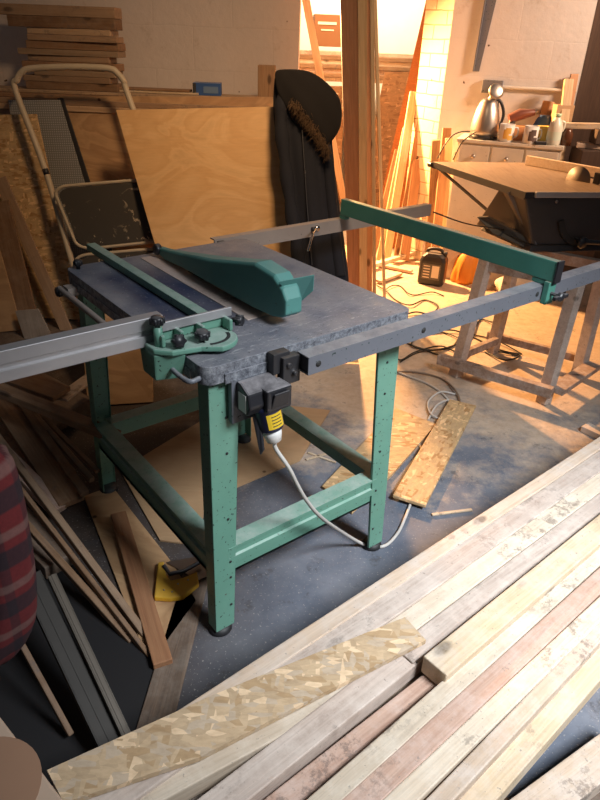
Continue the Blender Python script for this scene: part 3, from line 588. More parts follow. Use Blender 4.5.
for k in range(9):
    g = R(195+k*10); ap.append((.33+.13*math.cos(g), .79+.15*math.sin(g)))
for (x1, z1), (x2, z2) in zip(ap, ap[1:]): mb.bar(kk(-.012,x1,z1), kk(-.012,x2,z2), .032, .012, e1)
mb.build('tilt_slot', ink, bod)
mb = MB(); mb.tube([kk(0,.31,.66), kk(-.05,.31,.655)], .010); mb.lathe(kk(-.05,.31,.655), -e1, [(0,0),(.028,0),(.030,.012),(.026,.02),(0,.022)], 16); mb.tube([kk(-.06,.32,.66), kk(-.075,.45,.655)], [.014,.010]); mb.build('crank_handle', black, bs)
for (b_, z_) in ((.06,.64),(.17,.635),(.12,.84)):
    mb = MB(); mb.lathe(kk(.004,b_+.05,z_), -e1, [(0,0),(.008,0),(.008,.005),(0,.005)], 10); mb.build('bolt', steel, bod)
mb = MB(); mb.tube([kk(.22,.02,.70), kk(.10,.0,.66), kk(-.005,.10,.628)], .004); mb.build('cable', cable_b, bs)
mb = MB(); mb.bar(at(527,160,.911)-BS, at(640,180,.911)-BS, .028, .05); mb.build('rip_fence', [pine], bs, .002)
mb = MB(); bc = at(578,180,.89)-BS; bdir = (at(640,180,.911)-at(527,160,.911)).normalized(); bn_ = V((bdir.y,-bdir.x,0)); mb.lathe(bc, bn_, [(0,-.001),(.068,-.001),(.068,.001),(0,.001)], 40); mb.build('saw_blade', flat('dusty_blade',(.20,.16,.13),.5), bs)
mb = MB(); mb.bar(bc+bdir*.085+V((0,0,.025)), bc+bdir*.12+V((0,0,.025)), .02, .055); mb.build('riving_bracket', black_m, bs, .003)
# thin cable hanging from the rear rail to the bench saw
mb = MB(); mb.tube(spline([V((.575,2.975,.815)), V((.75,3.03,.755)), kk(.10,-.005,.68)+BS], 8), .0035, 6); solo(mb, 'thin_cable', cable_b, 'thin dark cable stretched from the rear rail to the bench saw', 'cable')

# ============================================================ BENCH WITH KETTLE, right wall
CZ = .95
cf0, cf1 = .20, .85            # along the wall
ch = empty('cabinet', wp(.5,.2,0)); tag(ch, 'low cream cabinet against the white wall with drinks things on top', 'cabinet'); Mi = Matrix.Translation(-wp(.5,.2,0))
def wb(mb, s0, s1, o0, o1, z0, z1): mb.hexa([Mi@wp(s0,o0,z0),Mi@wp(s1,o0,z0),Mi@wp(s1,o1,z0),Mi@wp(s0,o1,z0),Mi@wp(s0,o0,z1),Mi@wp(s1,o0,z1),Mi@wp(s1,o1,z1),Mi@wp(s0,o1,z1)])
mb = MB(); wb(mb, cf0, cf1, .01, .34, 0, CZ-.02); mb.build('carcass', chest_m, ch, .002)
mb = MB(); wb(mb, cf0-.01, cf1+.01, .005, .355, CZ-.02, CZ); mb.build('worktop', chest_m, ch, .002)
for k in range(3):
    mb = MB(); wb(mb, cf0+.015+k*.212, cf0+.212+k*.212, .34, .352, CZ-.17, CZ-.035); dd = mb.build('drawer', chest_m, ch, .002)
    mb = MB(); c = Mi@wp(cf0+.113+k*.212,.352,CZ-.10); mb.lathe(c, wn, [(0,0),(.008,0),(.014,.012),(.012,.02),(0,.022)], 10); mb.build('drawer_knob', steel, dd)
def onb(px, py, out=None):              # the spot on the cabinet top seen at a pixel
    p = at(px, py, CZ); s = (p-W0).dot(wd); o_ = (p-W0).dot(wn)
    return wp(s, min(max(o_, .05), .32) if out is None else out, CZ)
def spot(px, out):                      # on the cabinet, at a pixel column and a distance out from the wall
    lo, hi = -.2, 2.0
    for _ in range(40):
        m_ = (lo+hi)/2; q = wp(m_, out, CZ)-V((0,0,H)); x = 300+F*q.dot(RT)/q.dot(FW)
        if x < px: lo = m_
        else: hi = m_
    return wp(lo, out, CZ)
kc = spot(483,.24); kt = empty('kettle', kc); tag(kt, 'tall shiny steel kettle with round lid at the left end of the cabinet', 'kettle')
mb = MB(); mb.lathe((0,0,.025), (0,0,1), [(0,0),(.090,0),(.091,.03),(.086,.09),(.074,.145),(.056,.19),(.040,.215),(0,.218)], 28); mb.build('body', steel, kt)
mb = MB(); mb.lathe((0,0,0), (0,0,1), [(0,0),(.094,0),(.094,.020),(.088,.026),(0,.026)], 28); mb.build('base', black, kt)
mb = MB(); mb.lathe((0.03,-.02,.285), (.1,-.8,.3), [(0,-.012),(.040,-.012),(.049,-.004),(.049,.006),(.035,.013),(0,.014)], 20); mb.tube([(0,0,.23),(0.025,-.01,.27)], .016); mb.build('lid', steel, kt)
mb = MB(); mb.tube(spline([(.03,0,.235),(.075,.0,.225),(.108,0,.15),(.092,0,.06)], 6), .010); mb.build('handle', black, kt)
def mug(px, out, r, h, mat, label, deco=None, ang=0):
    m = empty('mug', spot(px, out), ang); tag(m, label, 'mug', 'mugs on the cabinet')
    mb = MB(); mb.lathe((0,0,0), (0,0,1), [(0,0),(r*.92,0),(r,.006),(r,h),(r-.004,h),(r-.005,.008),(0,.008)], 24); mb.build('cup', mat, m)
    mb = MB(); mb.tube(spline([(r-.002,0,h*.8),(r+.028,0,h*.75),(r+.03,0,h*.35),(r-.002,0,h*.2)], 5), .005, 6); mb.build('handle', mat, m)
    if deco:
        mb = MB(); rr = r+.0008
        for g0, g1, z0, z1 in ((220,262,.02,.075),(236,280,.05,.085),(255,300,.012,.04)):
            for k in range(4):
                a1, a2 = R(g0+(g1-g0)*k/4), R(g0+(g1-g0)*(k+1)/4)
                mb.add([(rr*math.cos(a1),rr*math.sin(a1),z0),(rr*math.cos(a2),rr*math.sin(a2),z0),(rr*math.cos(a2),rr*math.sin(a2),z1),(rr*math.cos(a1),rr*math.sin(a1),z1)], [(0,1,2,3)])
        mb.build('printed_picture', deco, m)
ymug = flat('yellow_glaze', (.78,.55,.14), .3)
mug(505,.30,.047,.105,white_p,'cream and tan mug nearest the kettle on the cabinet', flat('yellow_print',(.75,.45,.1)), .2)
mug(529,.31,.045,.105,white_p,'white mug with dark picture in the middle of the cabinet', flat('grey_print',(.12,.08,.07)), .3)
mug(541,.22,.045,.10,ymug,'yellow mug behind the milk bottle on the cabinet')
bt = empty('milk_bottle', spot(552,.28)); tag(bt, 'white plastic milk bottle with pale cap on the cabinet', 'bottle')
sx = []
for z, r in ((0,.040),(.01,.044),(.10,.044),(.13,.036),(.155,.020),(.165,.018)):
    sx.append([V((r*(1 if abs(math.cos(g))>.7 else .95)*math.cos(g), r*math.sin(g), z)) for g in [2*math.pi*k/16 for k in range(16)]])
mb = MB(); mb.loft(sx); mb.tube(spline([(.03,0,.14),(.052,0,.13),(.05,0,.09),(.04,0,.08)],4), .007, 6); mb.build('bottle_body', milk_m, bt)
mb = MB(); mb.lathe((0,0,.165), (0,0,1), [(0,0),(.021,0),(.021,.018),(0,.018)], 16); mb.build('cap', flat('pale_green_cap', (.45,.62,.42)), bt)
mb = MB(); mb.lathe((0,0,.03), (0,0,1), [(.0445,0),(.0447,.05)], 20); mb.build('label_band', flat('pale_label',(.62,.70,.60)), bt)
p = spot(518,.16); mb = MB(); mb.box(-.06,.06,-.05,.05,0,.085); mb.v = [q+p for q in mb.v]; solo(mb, 'tea_box', flat('red_tan_packet',(.55,.25,.10)), 'reddish packet box behind the mugs', 'box', bevel=.003)
p = spot(528,.235); mb = MB(); mb.lathe(p, (0,0,1), [(0,0),(.03,0),(.032,.05),(.028,.06),(.0,.06)], 16); solo(mb, 'jar', flat('amber_jar',(.45,.25,.08),.2), 'short amber jar between the mugs', 'jar')
p = spot(565,.25); mb = MB(); mb.lathe(p, (0,0,1), [(0,0),(.034,0),(.036,.07),(.024,.085),(.024,.10),(0,.10)], 16); solo(mb, 'jar', flat('brown_jar',(.10,.04,.02),.15), 'dark brown jar right of the milk bottle', 'jar')
p = spot(540,.335); mb = MB(); mb.box(-.035,.035,-.015,.01,0,.022); mb.v = [q+p for q in mb.v]; solo(mb, 'charger', black, 'small black charger at the front edge of the cabinet', 'charger', bevel=.004)
p = spot(516,.10)+V((0,0,0)); pt = empty('power_drill', p); tag(pt, 'dark red and black power tool lying on top of the packets', 'drill')
mb = MB(); mb.tube([(-.07,0,.12),(.0,0,.15),(.09,0,.165)], [.03,.036,.02], 12); mb.build('tool_body', red_g, pt)
mb = MB(); mb.tube([(-.04,0,.13),(-.06,-.01,.06),(-.05,-.02,.03)], [.024,.022,.028], 10); mb.box(-.085,-.01,-.05,.02,0,.04); mb.build('grip', black, pt, .004)
mb = MB(); mb.lathe((.08,0,.163),(1,0,.15),[(0,0),(.018,0),(.014,.04),(0,.042)],10); mb.build('chuck', steel, pt)
p = spot(540,.10); sec = []
for k in range(9):
    z = .155*k/8; r = .075*(1-.55*(k/8)**2)
    sec.append([p+V((r*math.cos(g)*(1+.12*math.sin(5*g+k)), .6*r*math.sin(g)*(1+.1*math.sin(4*g)), z)) for g in [2*math.pi*j/20 for j in range(20)]])
mb = MB(); mb.loft(sec); solo(mb, 'cloth_bag', blue_p, 'crumpled blue bag behind the milk bottle', 'bag')
p = spot(556,.12); mb = MB(); mb.box(-.055,.055,-.045,.045,0,.225); mb.v = [q+p for q in mb.v]; mb_b = solo(mb, 'cardboard_box', card, 'upright plain cardboard box at the back of the cabinet', 'box', bevel=.002)
upright(spot(539,.075)+V((0,0,0)), spot(541,.045)+V((0,0,.235)), .075, .02, pine_grey and old_z, 'short grey board leaning on the wall left of the cardboard box', 'board', name='wood_offcut')
upright(spot(563,.035)+V((0,0,0)), spot(560,.03)+V((0,0,.40)), .05, .018, red_z, 'narrow brown offcut standing behind the cardboard box', 'board', name='wood_offcut')
upright(wp(.93,.47,.0)+V((0,0,0)), wp(.80,.10,1.32), .055, .03, pale_z, 'long pale batten leaning diagonally past the right end of the cabinet', 'timber', name='timber_batten')
plank(wp(.78,.20,CZ+.125), wp(1.25,.20,CZ+.150), .05, .035, pine_yel, 'horizontal batten lying over the jars toward the dark doorway', 'timber', name='timber_batten', up=(0,0,1)) 
plank(wp(.93,.22,CZ+.022), wp(1.25,.22,CZ+.022), .09, .03, pine, 'short wide plank end at the right edge above the bench saw', 'plank')
mb = MB(); c = wp(1.05,.22,0); mb.box(-.12,.12,-.1,.1,0,CZ-.01); mb.v = [q+c for q in mb.v]; solo(mb, 'storage_crate', brown_d, 'dark wooden crate standing before the dark doorway', 'crate', bevel=.004)
mb = MB(); c = wp(1.08,.21,0); mb.box(-.07,.07,-.06,.06,CZ+.023,CZ+.108); mb.v = [q+c for q in mb.v]; solo(mb, 'wood_block', brown_d, 'dark block on the crate before the doorway under the horizontal batten', 'wood block', bevel=.004)
# socket, plugs, cables, conduit, bracket
sk = empty('wall_socket', wp(.33,.0,1.245)); tag(sk, 'grey metal double socket on the white wall above the kettle', 'socket'); Mi2 = Matrix.Translation(-wp(.33,0,1.245))
def wbox(mb, M2, s0, s1, o0, o1, z0, z1): mb.hexa([M2@wp(s0,o0,z0),M2@wp(s1,o0,z0),M2@wp(s1,o1,z0),M2@wp(s0,o1,z0),M2@wp(s0,o0,z1),M2@wp(s1,o0,z1),M2@wp(s1,o1,z1),M2@wp(s0,o1,z1)])
mb = MB(); wbox(mb, Mi2, .262,.395,0,.035,1.21,1.29); mb.build('socket_box', rail_m, sk, .003)
for k in range(2):
    mb = MB(); s = .335+.045*k; wbox(mb, Mi2, s-.02,s+.02,.035,.065,1.20,1.25); pg = tag(mb.build('mains_plug', black, None, .005), ['left black plug in the wall socket','right black plug in the wall socket'][k], 'plug', 'plugs in the wall socket'); pg.location = wp(.33,0,1.245)
    e = [spot(486,.34)+V((0,.0,.0)), spot(497,.34)][k]
    pth = [wp(s,.05,1.2), wp(s-.01+.02*k,.07,1.10), wp(s-.06*k,.16,1.0), wp(s-.14+.05*k,.33,.985), wp(s-.20+.05*k,.375,.93), wp(s-.25+.06*k,.385,.82)]
    mb = MB(); mb.tube(spline(pth, 6), .0045, 6); solo(mb, 'mains_cable', cable_b, ['black cable looping down past the kettle','black cable hanging beside the mugs'][k], 'cable', 'cables from the wall socket')
mb = MB(); mb.tube([wp(.395,.012,1.25), wp(.862,.012,1.25)], .011, 10); solo(mb, 'conduit_pipe', chest_m, 'pale conduit pipe running right from the wall socket', 'pipe')
mb = MB(); mb.prism([wp(.20,0,2.0),wp(.29,0,2.0),wp(.225,0,1.335),wp(.185,0,1.335)], wn*.006); mb.prism([wp(.20,0,2.0),wp(.206,0,2.0),wp(.191,0,1.335),wp(.185,0,1.335)], wn*.03); solo(mb, 'metal_bracket', rail_m, 'grey tapered metal bracket hanging on the white wall', 'bracket')
# timbers leaning beside the pier
def lean(px, py, yb, pxt, pyt, yt, w, t, mat, label, group, face=(0,-1,0)):
    a = at(px, py, 0.0) if yb is None else aty(px, py, yb); b = aty(pxt, pyt, yt); z = (b-a).normalized()
    if a.z < .012: a.z = .012
    return upright(a, b, w, t, mat, label, 'timber', group, face)
g = 'offcuts leaning by the brick pier'
lean(428,262,None,436,140,4.72,.055,.03,old_z,'brown offcut leaning against the foot of the brick pier',g)
lean(440,268,None,449,138,4.74,.05,.03,pale_z,'pale offcut leaning right of the brown one by the pier',g)
lean(451,262,None,460,152,4.70,.07,.02,pale_z,'wide pale offcut leaning beside the cabinet',g)
lean(462,270,None,466,196,4.55,.06,.02,old_z,'short offcut leaning in front of the cabinet corner',g)
lean(434,262,4.62,447,128,4.78,.06,.03,red_z,'dark brown offcut tallest of the group by the pier',g)

# ============================================================ JERRY CAN, BAGS, FLOOR CABLES
jc = empty('jerry_can', at(431,283,0), R(-22)); tag(jc, 'black plastic jerry can with pale label on the floor behind the saw', 'can')
mb = MB(); sec = []
for z, w_, d_ in ((0,.085,.055),(.012,.092,.062),(.17,.092,.062),(.20,.080,.055),(.222,.055,.045)):
    sec.append([V((x,y,z)) for x, y in rrect(-w_,w_,-d_,d_,.025,4)])
mb.loft(sec, smooth=False); mb.build('can_body', black, jc, .004)
mb = MB(); mb.tube(spline([(-.055,0,.20),(-.05,0,.235),(0,0,.248),(.045,0,.24),(.06,0,.20)], 5), .012, 8); mb.build('handle', black, jc)
mb = MB(); mb.lathe((.068,0,.205),(0,0,1),[(0,0),(.018,0),(.018,.03),(0,.03)],12); mb.build('cap', black, jc)
mb = MB(); mb.box(-.065,.065,-.0645,-.0625,.045,.155); lb = mb.build('label_panel', paint('can_label',(.10,.09,.08),chips=0,top_dust=0), jc); lb['label'] = 'dark label with pale print panel'
mb = MB(); mb.box(.005,.055,-.0655,-.0645,.06,.145)
for k in range(5): mb.box(-.055,-.01,-.0655,-.0645,.055+.02*k,.062+.02*k)
mb.build('label_print', white_s, lb)
def blob(c, rx, ry, h, mat, name, label, cat, wob=.15, seed=1, n=24, m=10):
    rnd = random.Random(seed); ph = [rnd.uniform(0,6) for _ in range(6)]; sec = []
    for k in range(m+1):
        f = k/m; pr = math.sqrt(max(0.02, 1-(abs(f-.35)/.68)**2.2)); ring = []
        for j in range(n):
            g_ = 2*math.pi*j/n; q = 1+wob*math.sin(3*g_+ph[0]+f*3)+wob*.6*math.sin(7*g_+ph[1]-f*4)
            ring.append(V(c)+V((rx*pr*q*math.cos(g_), ry*pr*q*math.sin(g_), h*f)))
        sec.append(ring)
    mb = MB(); mb.loft(sec); return solo(mb, name, mat, label, cat)
blob(at(463,282,0), .085, .07, .22, orange_b, 'plastic_bag', 'crumpled orange bag on the floor behind the trestle', 'bag', seed=2)
blob(at(482,283,0)+V((.06,.12,0)), .14, .09, .24, white_s, 'plastic_sack', 'white plastic sack on the floor between the trestle legs', 'bag', seed=3)
blob(at(508,300,0)+V((.1,.15,0)), .16, .12, .13, white_s, 'plastic_sack', 'lower white sack lying right of the other sack behind the trestle', 'bag', seed=4)
gc = 'black cables tangled on the floor'
def floor_cable(pts, label, r=.005, mat=cable_b, name='extension_cable', group=gc):
    mb = MB(); mb.tube(spline([at(x, y, r+.001+(.010*(i%2))) for i, (x, y) in enumerate(pts)], 8), r, 6); solo(mb, name, mat, label, 'cable', group)
floor_cable([(370,282),(385,290),(396,300),(410,305),(425,300),(438,306),(430,314),(415,312),(400,318),(392,330),(405,342),(430,350),(455,345),(470,335),(480,320),(492,322)], 'black extension cable coiling behind the front rail')
floor_cable([(388,345),(410,335),(440,332),(462,340),(470,352),(455,358),(430,352),(412,345),(420,336),(450,330),(475,338),(500,350),(520,355),(505,360),(485,352)], 'black cable looping round the trestle legs', .0045)
floor_cable([(383,292),(391,286),(400,286),(408,293),(416,295),(432,292),(444,296)], 'thin black cable loop near the jerry can', .004)
floor_cable([(392,350),(400,360),(415,352),(440,346),(458,352),(478,348),(520,356)], 'black cable strand lowest behind the front rail', .004)
floor_cable([(400,362),(420,352),(450,348),(462,335),(480,336),(500,342),(522,354)], 'black cable strand crossing the others between the trestle legs', .004)
floor_cable([(428,420),(437,405),(452,400),(458,412),(448,420),(432,415),(428,402),(440,392),(455,394)], 'pale cable coiled beside the long strand board offcut', .005, cable_g, 'power_cable', None)
floor_cable([(392,372),(415,372),(440,378),(455,390),(460,405),(452,420),(434,424)], 'brown cable curving across the sawdust behind the right leg', .005, cable_o, 'power_cable', None)

# strand board and plank offcuts on the floor
q = [at(x, y, .014) for x, y in ((396,408),(436,424),(392,474),(352,512),(322,486))]
mb = MB(); mb.prism(q[:], (0,0,-.012)); solo(mb, 'strand_board_offcut', osb, 'wide strand board offcut on the floor under the right side of the saw', 'board')
plank(at(463,402,.030), at(409,500,.030), .125, .014, osb, 'long narrow strand board offcut on the floor behind the right leg', 'board', name='strand_board_offcut')
def stick(x1, y1, x2, y2, label, w=.012): plank(at(x1,y1,.008), at(x2,y2,.008), w, .006, pine_yel, label, 'stick', 'sticks on the floor', name='wood_stick', bevel=.001)
stick(432,514,472,509,'pale stick on the blue floor near the plank pile'); stick(306,459,338,450,'thin stick on the floor under the table saw'); stick(418,440,424,455,'small stick between the two strand board offcuts',.008); stick(308,452,336,462,'second thin stick crossing under the table saw',.008)
blocks = [(596,432),(590,424)]
plank(at(585,424,.03), at(615,438,.03), .06, .03, pine, 'small wood block on the floor at the right edge', 'wood block', name='wood_block')

# ============================================================ OPENING: POST TIMBERS, BACK ROOM
g = 'timbers standing upright in the opening'
def post(x0t, x0b, wpx, y, t, mat, label, ztop=2.2):
    b = aty(x0b, 290, y); b.z = 0; tpt = aty(x0t, 0, y); d = tpt-V((b.x, y, 0)); tt = V((b.x, y, 0))+d*(ztop/d.z)
    upright(V((b.x,y,0.002)), tt, wpx, t, mat, label, 'timber', g)
post(349,356,.095,4.02,.07,wood('brown_post', (.36,.19,.11), (.24,.11,.06), 'Z', dust=0),'wide brown timber standing at the left of the opening')
post(362,364,.048,3.99,.06,pale_z,'pale timber standing against the wide brown one')
post(369,370,.034,4.03,.06,red_z,'reddish timber right of the pale one in the opening')
post(375,386,.018,3.95,.04,pale_z,'slim pale batten farthest right of the standing timbers')
post(372,376,.022,3.90,.02,pale_z,'slim pale batten in front of the reddish timber')
p1, p2 = aty(304,-10,4.40), aty(321,80,4.42); dd = p2-p1; foot_b = p1+dd*((p1.z-.012)/(-dd.z)); upright(foot_b, p1-dd*.25, .045, .03, pale_z, 'thin batten leaning behind the coat hood', 'timber', None)
# far room
g2 = 'long boards stacked across the back room'
yb = 6.3
rk = empty('timber_rack', (.5, 6.55, 0)); tag(rk, 'timber rack under the stacked boards in the back room', 'rack')
for x in (-.9,.55,1.75):
    mb = MB(); mb.box(x-.03,x+.03,-.25,.25,0,1.17); mb.build('rack_post', old_z, rk)
mb = MB(); mb.box(-1.3,2.0,-.28,.30,1.17,1.20); mb.build('rack_shelf', old_z, rk)
lbl = ['lowest long board of the back room stack','second long board of the back room stack','third long board of the back room stack','bright long board near the top of the back room stack','topmost long board of the back room stack','narrow board on the front edge of the back room stack']
for k in range(6):
    z = 1.235+.0335*k; plank(V((-.75+.05*k,6.42-.012*(k%3),z)), V((1.75+.1*(k%2),6.40+.03*(k%2),z+.0)), .28-.02*k, .033, [offcut,pine_red,offcut,pine,offcut,pine_red][k], lbl[k], 'plank', g2)
sheet(aty(385,72,6.15), aty(440,72,6.15), V((1.25,6.05,.01)), V((.45,6.05,.01)), .015, osb_brown, 'strand board sheet standing below the stacked boards in the back room', 'board', name='strand_board_sheet')
sheet(aty(296,86,6.15), aty(345,86,6.15), V((.30,6.05,.01)), V((-.25,6.05,.01)), .015, osb_brown, 'dark strand board sheet standing in the back room left of the posts', 'board', name='strand_board_sheet')
cb = empty('carton', V((.12,6.42,1.4355)), R(5)); tag(cb, 'dark printed carton on the stacked boards in the back room', 'carton')
mb = MB(); mb.box(-.13,.13,-.08,.08,0,.24); mb.build('carton_body', flat('dark_orange_carton',(.22,.09,.035)), cb, .003)
mb = MB(); mb.box(-.10,.06,-.0825,-.0805,.165,.185); mb.box(-.07,.04,-.0825,-.0805,.12,.13); mb.build('printed_lines', white_s, cb)
blob(V((.36,6.4,1.4355)), .06, .06, .22, flat('brown_bundle',(.18,.07,.03)), 'rag_bundle', 'brown bundle hanging over the back room boards', 'bundle', seed=9)
for k, (px, py, w_, h_) in enumerate(((330,86,.09,.10),(337,66,.06,.06),(318,70,.08,.05))):
    c = aty(px, py, 6.0); mb = MB(); mb.box(-w_/2,w_/2,-.05,.05,-h_/2,h_/2)
gsh = empty('shelf_unit', V((.02,5.92,0))); tag(gsh, 'low shelf unit with wood blocks in the back room', 'shelf')
mb = MB(); mb.box(-.22,.35,-.10,.10,.985,1.0); mb.build('shelf_board', old_z, gsh); mb = MB(); mb.box(-.22,-.19,-.1,.1,0,.985); mb.box(.32,.35,-.1,.1,0,.985); mb.build('side_panel', old_z, gsh)
for k, (x, w_, h_, m_) in enumerate(((.0,.12,.06,pine_red),(.15,.10,.10,offcut),(-.1,.09,.05,pine),(.28,.09,.06,pine_red))):
    mb = MB(); mb.box(x+.02-w_/2,x+.02+w_/2,5.86,5.98,1.0,1.0+h_); solo(mb, 'wood_block', m_, ['flat wood block in the middle of the back room shelf','tall dark wood block on the back room shelf','pale block at the left of the back room shelf','low reddish block at the right of the back room shelf'][k], 'wood block', 'wood blocks on the back room shelf', .003)
# big orange panel leaning against the far side of the pier
pa = aty(431,-12,5.55); pb = aty(437,-12,5.25)
sheet(aty(433,-30,5.6), aty(449,-30,5.30), V((.80,5.20,.012)), V((.52,5.22,.012)), .018, orange_ply, 'tall orange veneered panel leaning against the brick pier', 'board', name='veneered_panel')
g3 = 'timbers leaning by the brick pier in the opening'
for k, a_ in enumerate(((386,262,414,92,5.15,.06,.03,pale_z,'pale timber leaning left of the brick pier, thickest of its group'),(396,258,420,120,5.10,.04,.03,old_z,'orange timber leaning close against the brick pier'),(378,262,405,128,5.2,.035,.02,pale_z,'slim pale timber leaning in the opening'),(372,258,398,150,5.25,.05,.02,old_z,'brown timber leaning furthest left beside the brick pier'),(404,262,418,160,5.05,.07,.02,red_z,'short dark board leaning at the foot of the brick pier'))):
    x1,y1,x2,y2,yt,w_,t_,m_,l_ = a_; lean(x1,y1,None,x2,y2,yt,w_,t_,m_,l_,g3)
plank(at(372,264,.05), at(440,243,.07), .04, .03, pine_white, 'long batten lying on the floor behind the jerry can', 'timber', name='timber_batten')
plank(at(378,280,.03), at(400,272,.03), .05, .02, pine, 'short offcut on the floor left of the jerry can', 'plank')
plank(at(375,262,.028), at(412,270,.028), .05, .02, pine_red, 'reddish offcut lying on the floor in front of the brick pier', 'plank')
mb = MB(); mb.prism([at(312,290,.0)+V((0,0,0)), at(340,300,0), at(346,278,0)+V((0,.0,.22)), at(325,268,0)+V((0,.1,.22))], (0,.012,0.004)); solo(mb, 'board_offcut', plywood, 'plywood offcut propped against the standing timbers under the coat', 'board')
plank(at(362,300,.02), at(352,278,.02), .3, .015, pine, 'flat board on the floor at the foot of the standing timbers', 'board')

# ============================================================ COAT
ct = empty('winter_coat', V((.0,3.3,.3))); tag(ct, 'dark navy winter coat with fur-trimmed hood hanging on the wall end', 'coat'); off = V((.0,3.3,.3))
def cy(py): return 3.33-.34*(py-70)/210.0     # the coat lies against the leaning plywood
rows = [(74,275,305),(80,274,322),(92,273,331),(110,273,332),(130,275,332),(155,279,333),(180,283,336),(210,286,340),(240,291,344),(262,295,347),(280,299,349),(292,303,349)]
sec = []
for i, (py, xl, xr) in enumerate(rows):
    yy = cy(py); a, b = aty(xl, py, yy), aty(xr, py, yy); c = (a+b)/2; hw = (b-a).length/2; dp = .02+.055*min(1, i/4); ring = []
    for j in range(48):
        g_ = 2*math.pi*j/48; fo = 1+.10*math.sin(5*g_+i*.35)+.07*math.sin(9*g_-i*.25)+.04*math.sin(15*g_+i)
        ring.append(c+V((hw*math.cos(g_)*(1+.015*math.sin(9*g_+i)), dp*math.sin(g_)*fo, (b.z-a.z)/2*math.cos(g_)))-off)
    sec.append(ring)
mb = MB(); mb.loft(sec); body = mb.build('coat_body', coat_m, ct); s_ = body.modifiers.new('s','SUBSURF'); s_.levels = 1; s_.render_levels = 2
pts = [aty(x, y, cy(y)-.045)-off for x, y in ((283,96),(281,120),(285,160),(290,200),(296,240),(301,272))]
mb = MB(); mb.tube(spline(pts, 4), [.026+.010*math.sin(k*.8)**2 for k in range(21)], 14); sl = mb.build('sleeve', coat_m, ct)
pts = [aty(x, y, cy(y)-.04)-off for x, y in ((322,120),(327,150),(331,200),(336,245),(340,276))]
mb = MB(); mb.tube(spline(pts, 4), .028, 14); mb.build('sleeve', coat_m, ct)
mb = MB(); mb.tube([aty(x, y, cy(y)-.082)-off for x, y in ((302,130),(304,160),(307,205),(312,265))], .003, 6); mb.build('zip', black_m, ct)
mb = MB(); c = aty(305,170,cy(170)-.088)-off; mb.tube([c, c+V((.002,0,-.03))], .003, 6); mb.build('zip_pull', steel, ct)
# hood: a slouched bag of cloth bulging to the right
hood = [(69,278,300,.02),(72,275,312,.035),(79,274,324,.05),(88,276,333,.06),(99,280,340,.068),(110,286,343,.07),(121,293,342,.065),(131,302,339,.055),(139,311,334,.04),(145,319,329,.02)]
sec = []
for i, (py, xl, xr, dp) in enumerate(hood):
    yy = cy(py)-.055; a, b = aty(xl, py, yy), aty(xr, py, yy); c = (a+b)/2; hw = (b-a).length/2
    sec.append([c+V((hw*math.cos(g_)*(1+.035*math.sin(i*2.1)), dp*math.sin(g_)*(1+.12*math.sin(4*g_+i*.6)+.08*math.sin(7*g_-i)), (b.z-a.z)/2*math.cos(g_)))-off for g_ in [2*math.pi*j/28 for j in range(28)]])
mb = MB(); mb.loft(sec); hd = mb.build('hood', hood_m, ct); s_ = hd.modifiers.new('s','SUBSURF'); s_.levels = 1; s_.render_levels = 2
rnd = random.Random(4); mb = MB(); fl = [aty(x, y, cy(y)-.125)-off for x, y in ((292,103),(299,110),(306,118),(312,127),(318,136),(324,146),(328,153))]
fl = spline(fl, 10)
for i in range(1100):
    c = rnd.choice(fl)+V((rnd.gauss(0,.009), rnd.gauss(.01,.010), rnd.gauss(0,.010))); d = V((rnd.gauss(-.2,.6), rnd.gauss(-.5,.5), rnd.gauss(-.6,.5))).normalized()*rnd.uniform(.015,.036); s2 = d.orthogonal().normalized()*.0012; s3 = d.cross(s2).normalized()*.0012
    mb.add([c+s2, c-s2*.5+s3, c-s2*.5-s3, c+d+V((0,0,-.006))], [(0,1,3),(1,2,3),(2,0,3),(0,2,1)])
fu = mb.build('fur_trim', fur_m, ct); fu['label'] = 'brown fur trim'

# ============================================================ LEFT BACK: LEDGE BOARDS, SHEETS, LADDER
g = 'long boards lying along the wall ledge'
zl = 1.097
ll = ['lowest long board on the wall ledge','second long board on the wall ledge','long board with a rough edge above the lower two on the ledge','long grey board topmost on the wall ledge','narrow long board at the front of the ledge stack']
for k, (y0, w_, t_, x0, x1) in enumerate(((3.88,.24,.030,-2.1,-.22),(3.885,.23,.028,-2.25,-.20),(3.90,.20,.022,-2.0,-.28),(3.93,.20,.018,-2.2,-.30))):
    plank(V((x0,y0+.02*k,zl+.03)) if 0 else V((x0,y0,zl+t_)), V((x1,y0,zl+t_)), w_, t_-.001, [ledge_m,strip_m,offcut,ledge_m][k], ll[k], 'plank', g); zl += t_
SZ = zl
gs = 'short boards stacked on the ledge'
ords = ['lowest','second','third','fourth','fifth','sixth','seventh','eighth','ninth','tenth','eleventh','topmost']
rnd = random.Random(3); z = SZ; n = 11
for k in range(n):
    t_ = (.030 if k%3 else .038) if k < n-2 else .052
    xl, xr = aty(24+rnd.uniform(-5,8) if k < n-2 else (14 if k == n-2 else 6), 40, 3.9).x, aty(114+rnd.uniform(-4,8) if k < n-2 else 120, 40, 3.9).x
    plank(V((xl,3.93+rnd.uniform(-.015,.01),z+t_)), V((xr,3.90+rnd.uniform(-.01,.02),z+t_)), .13+rnd.uniform(-.01,.01), t_-.001, [offcut,strip_m,ledge_m][k%3], (ords[k] if k < n-1 else 'thick topmost')+' short board in the stack on the ledge behind the ladder', 'board', gs, name='short_board'); z += t_
z = SZ
for k in range(4):
    plank(V((-2.35,3.95-.01*k,z+.022)), V((-1.80+.02*(k%2),3.93,z+.022)), .12, .021, [offcut,strip_m,offcut,darkoff][k], ords[k]+' board of the small stack at the left end of the ledge', 'board', 'short boards at the left end of the ledge', name='short_board'); z += .022
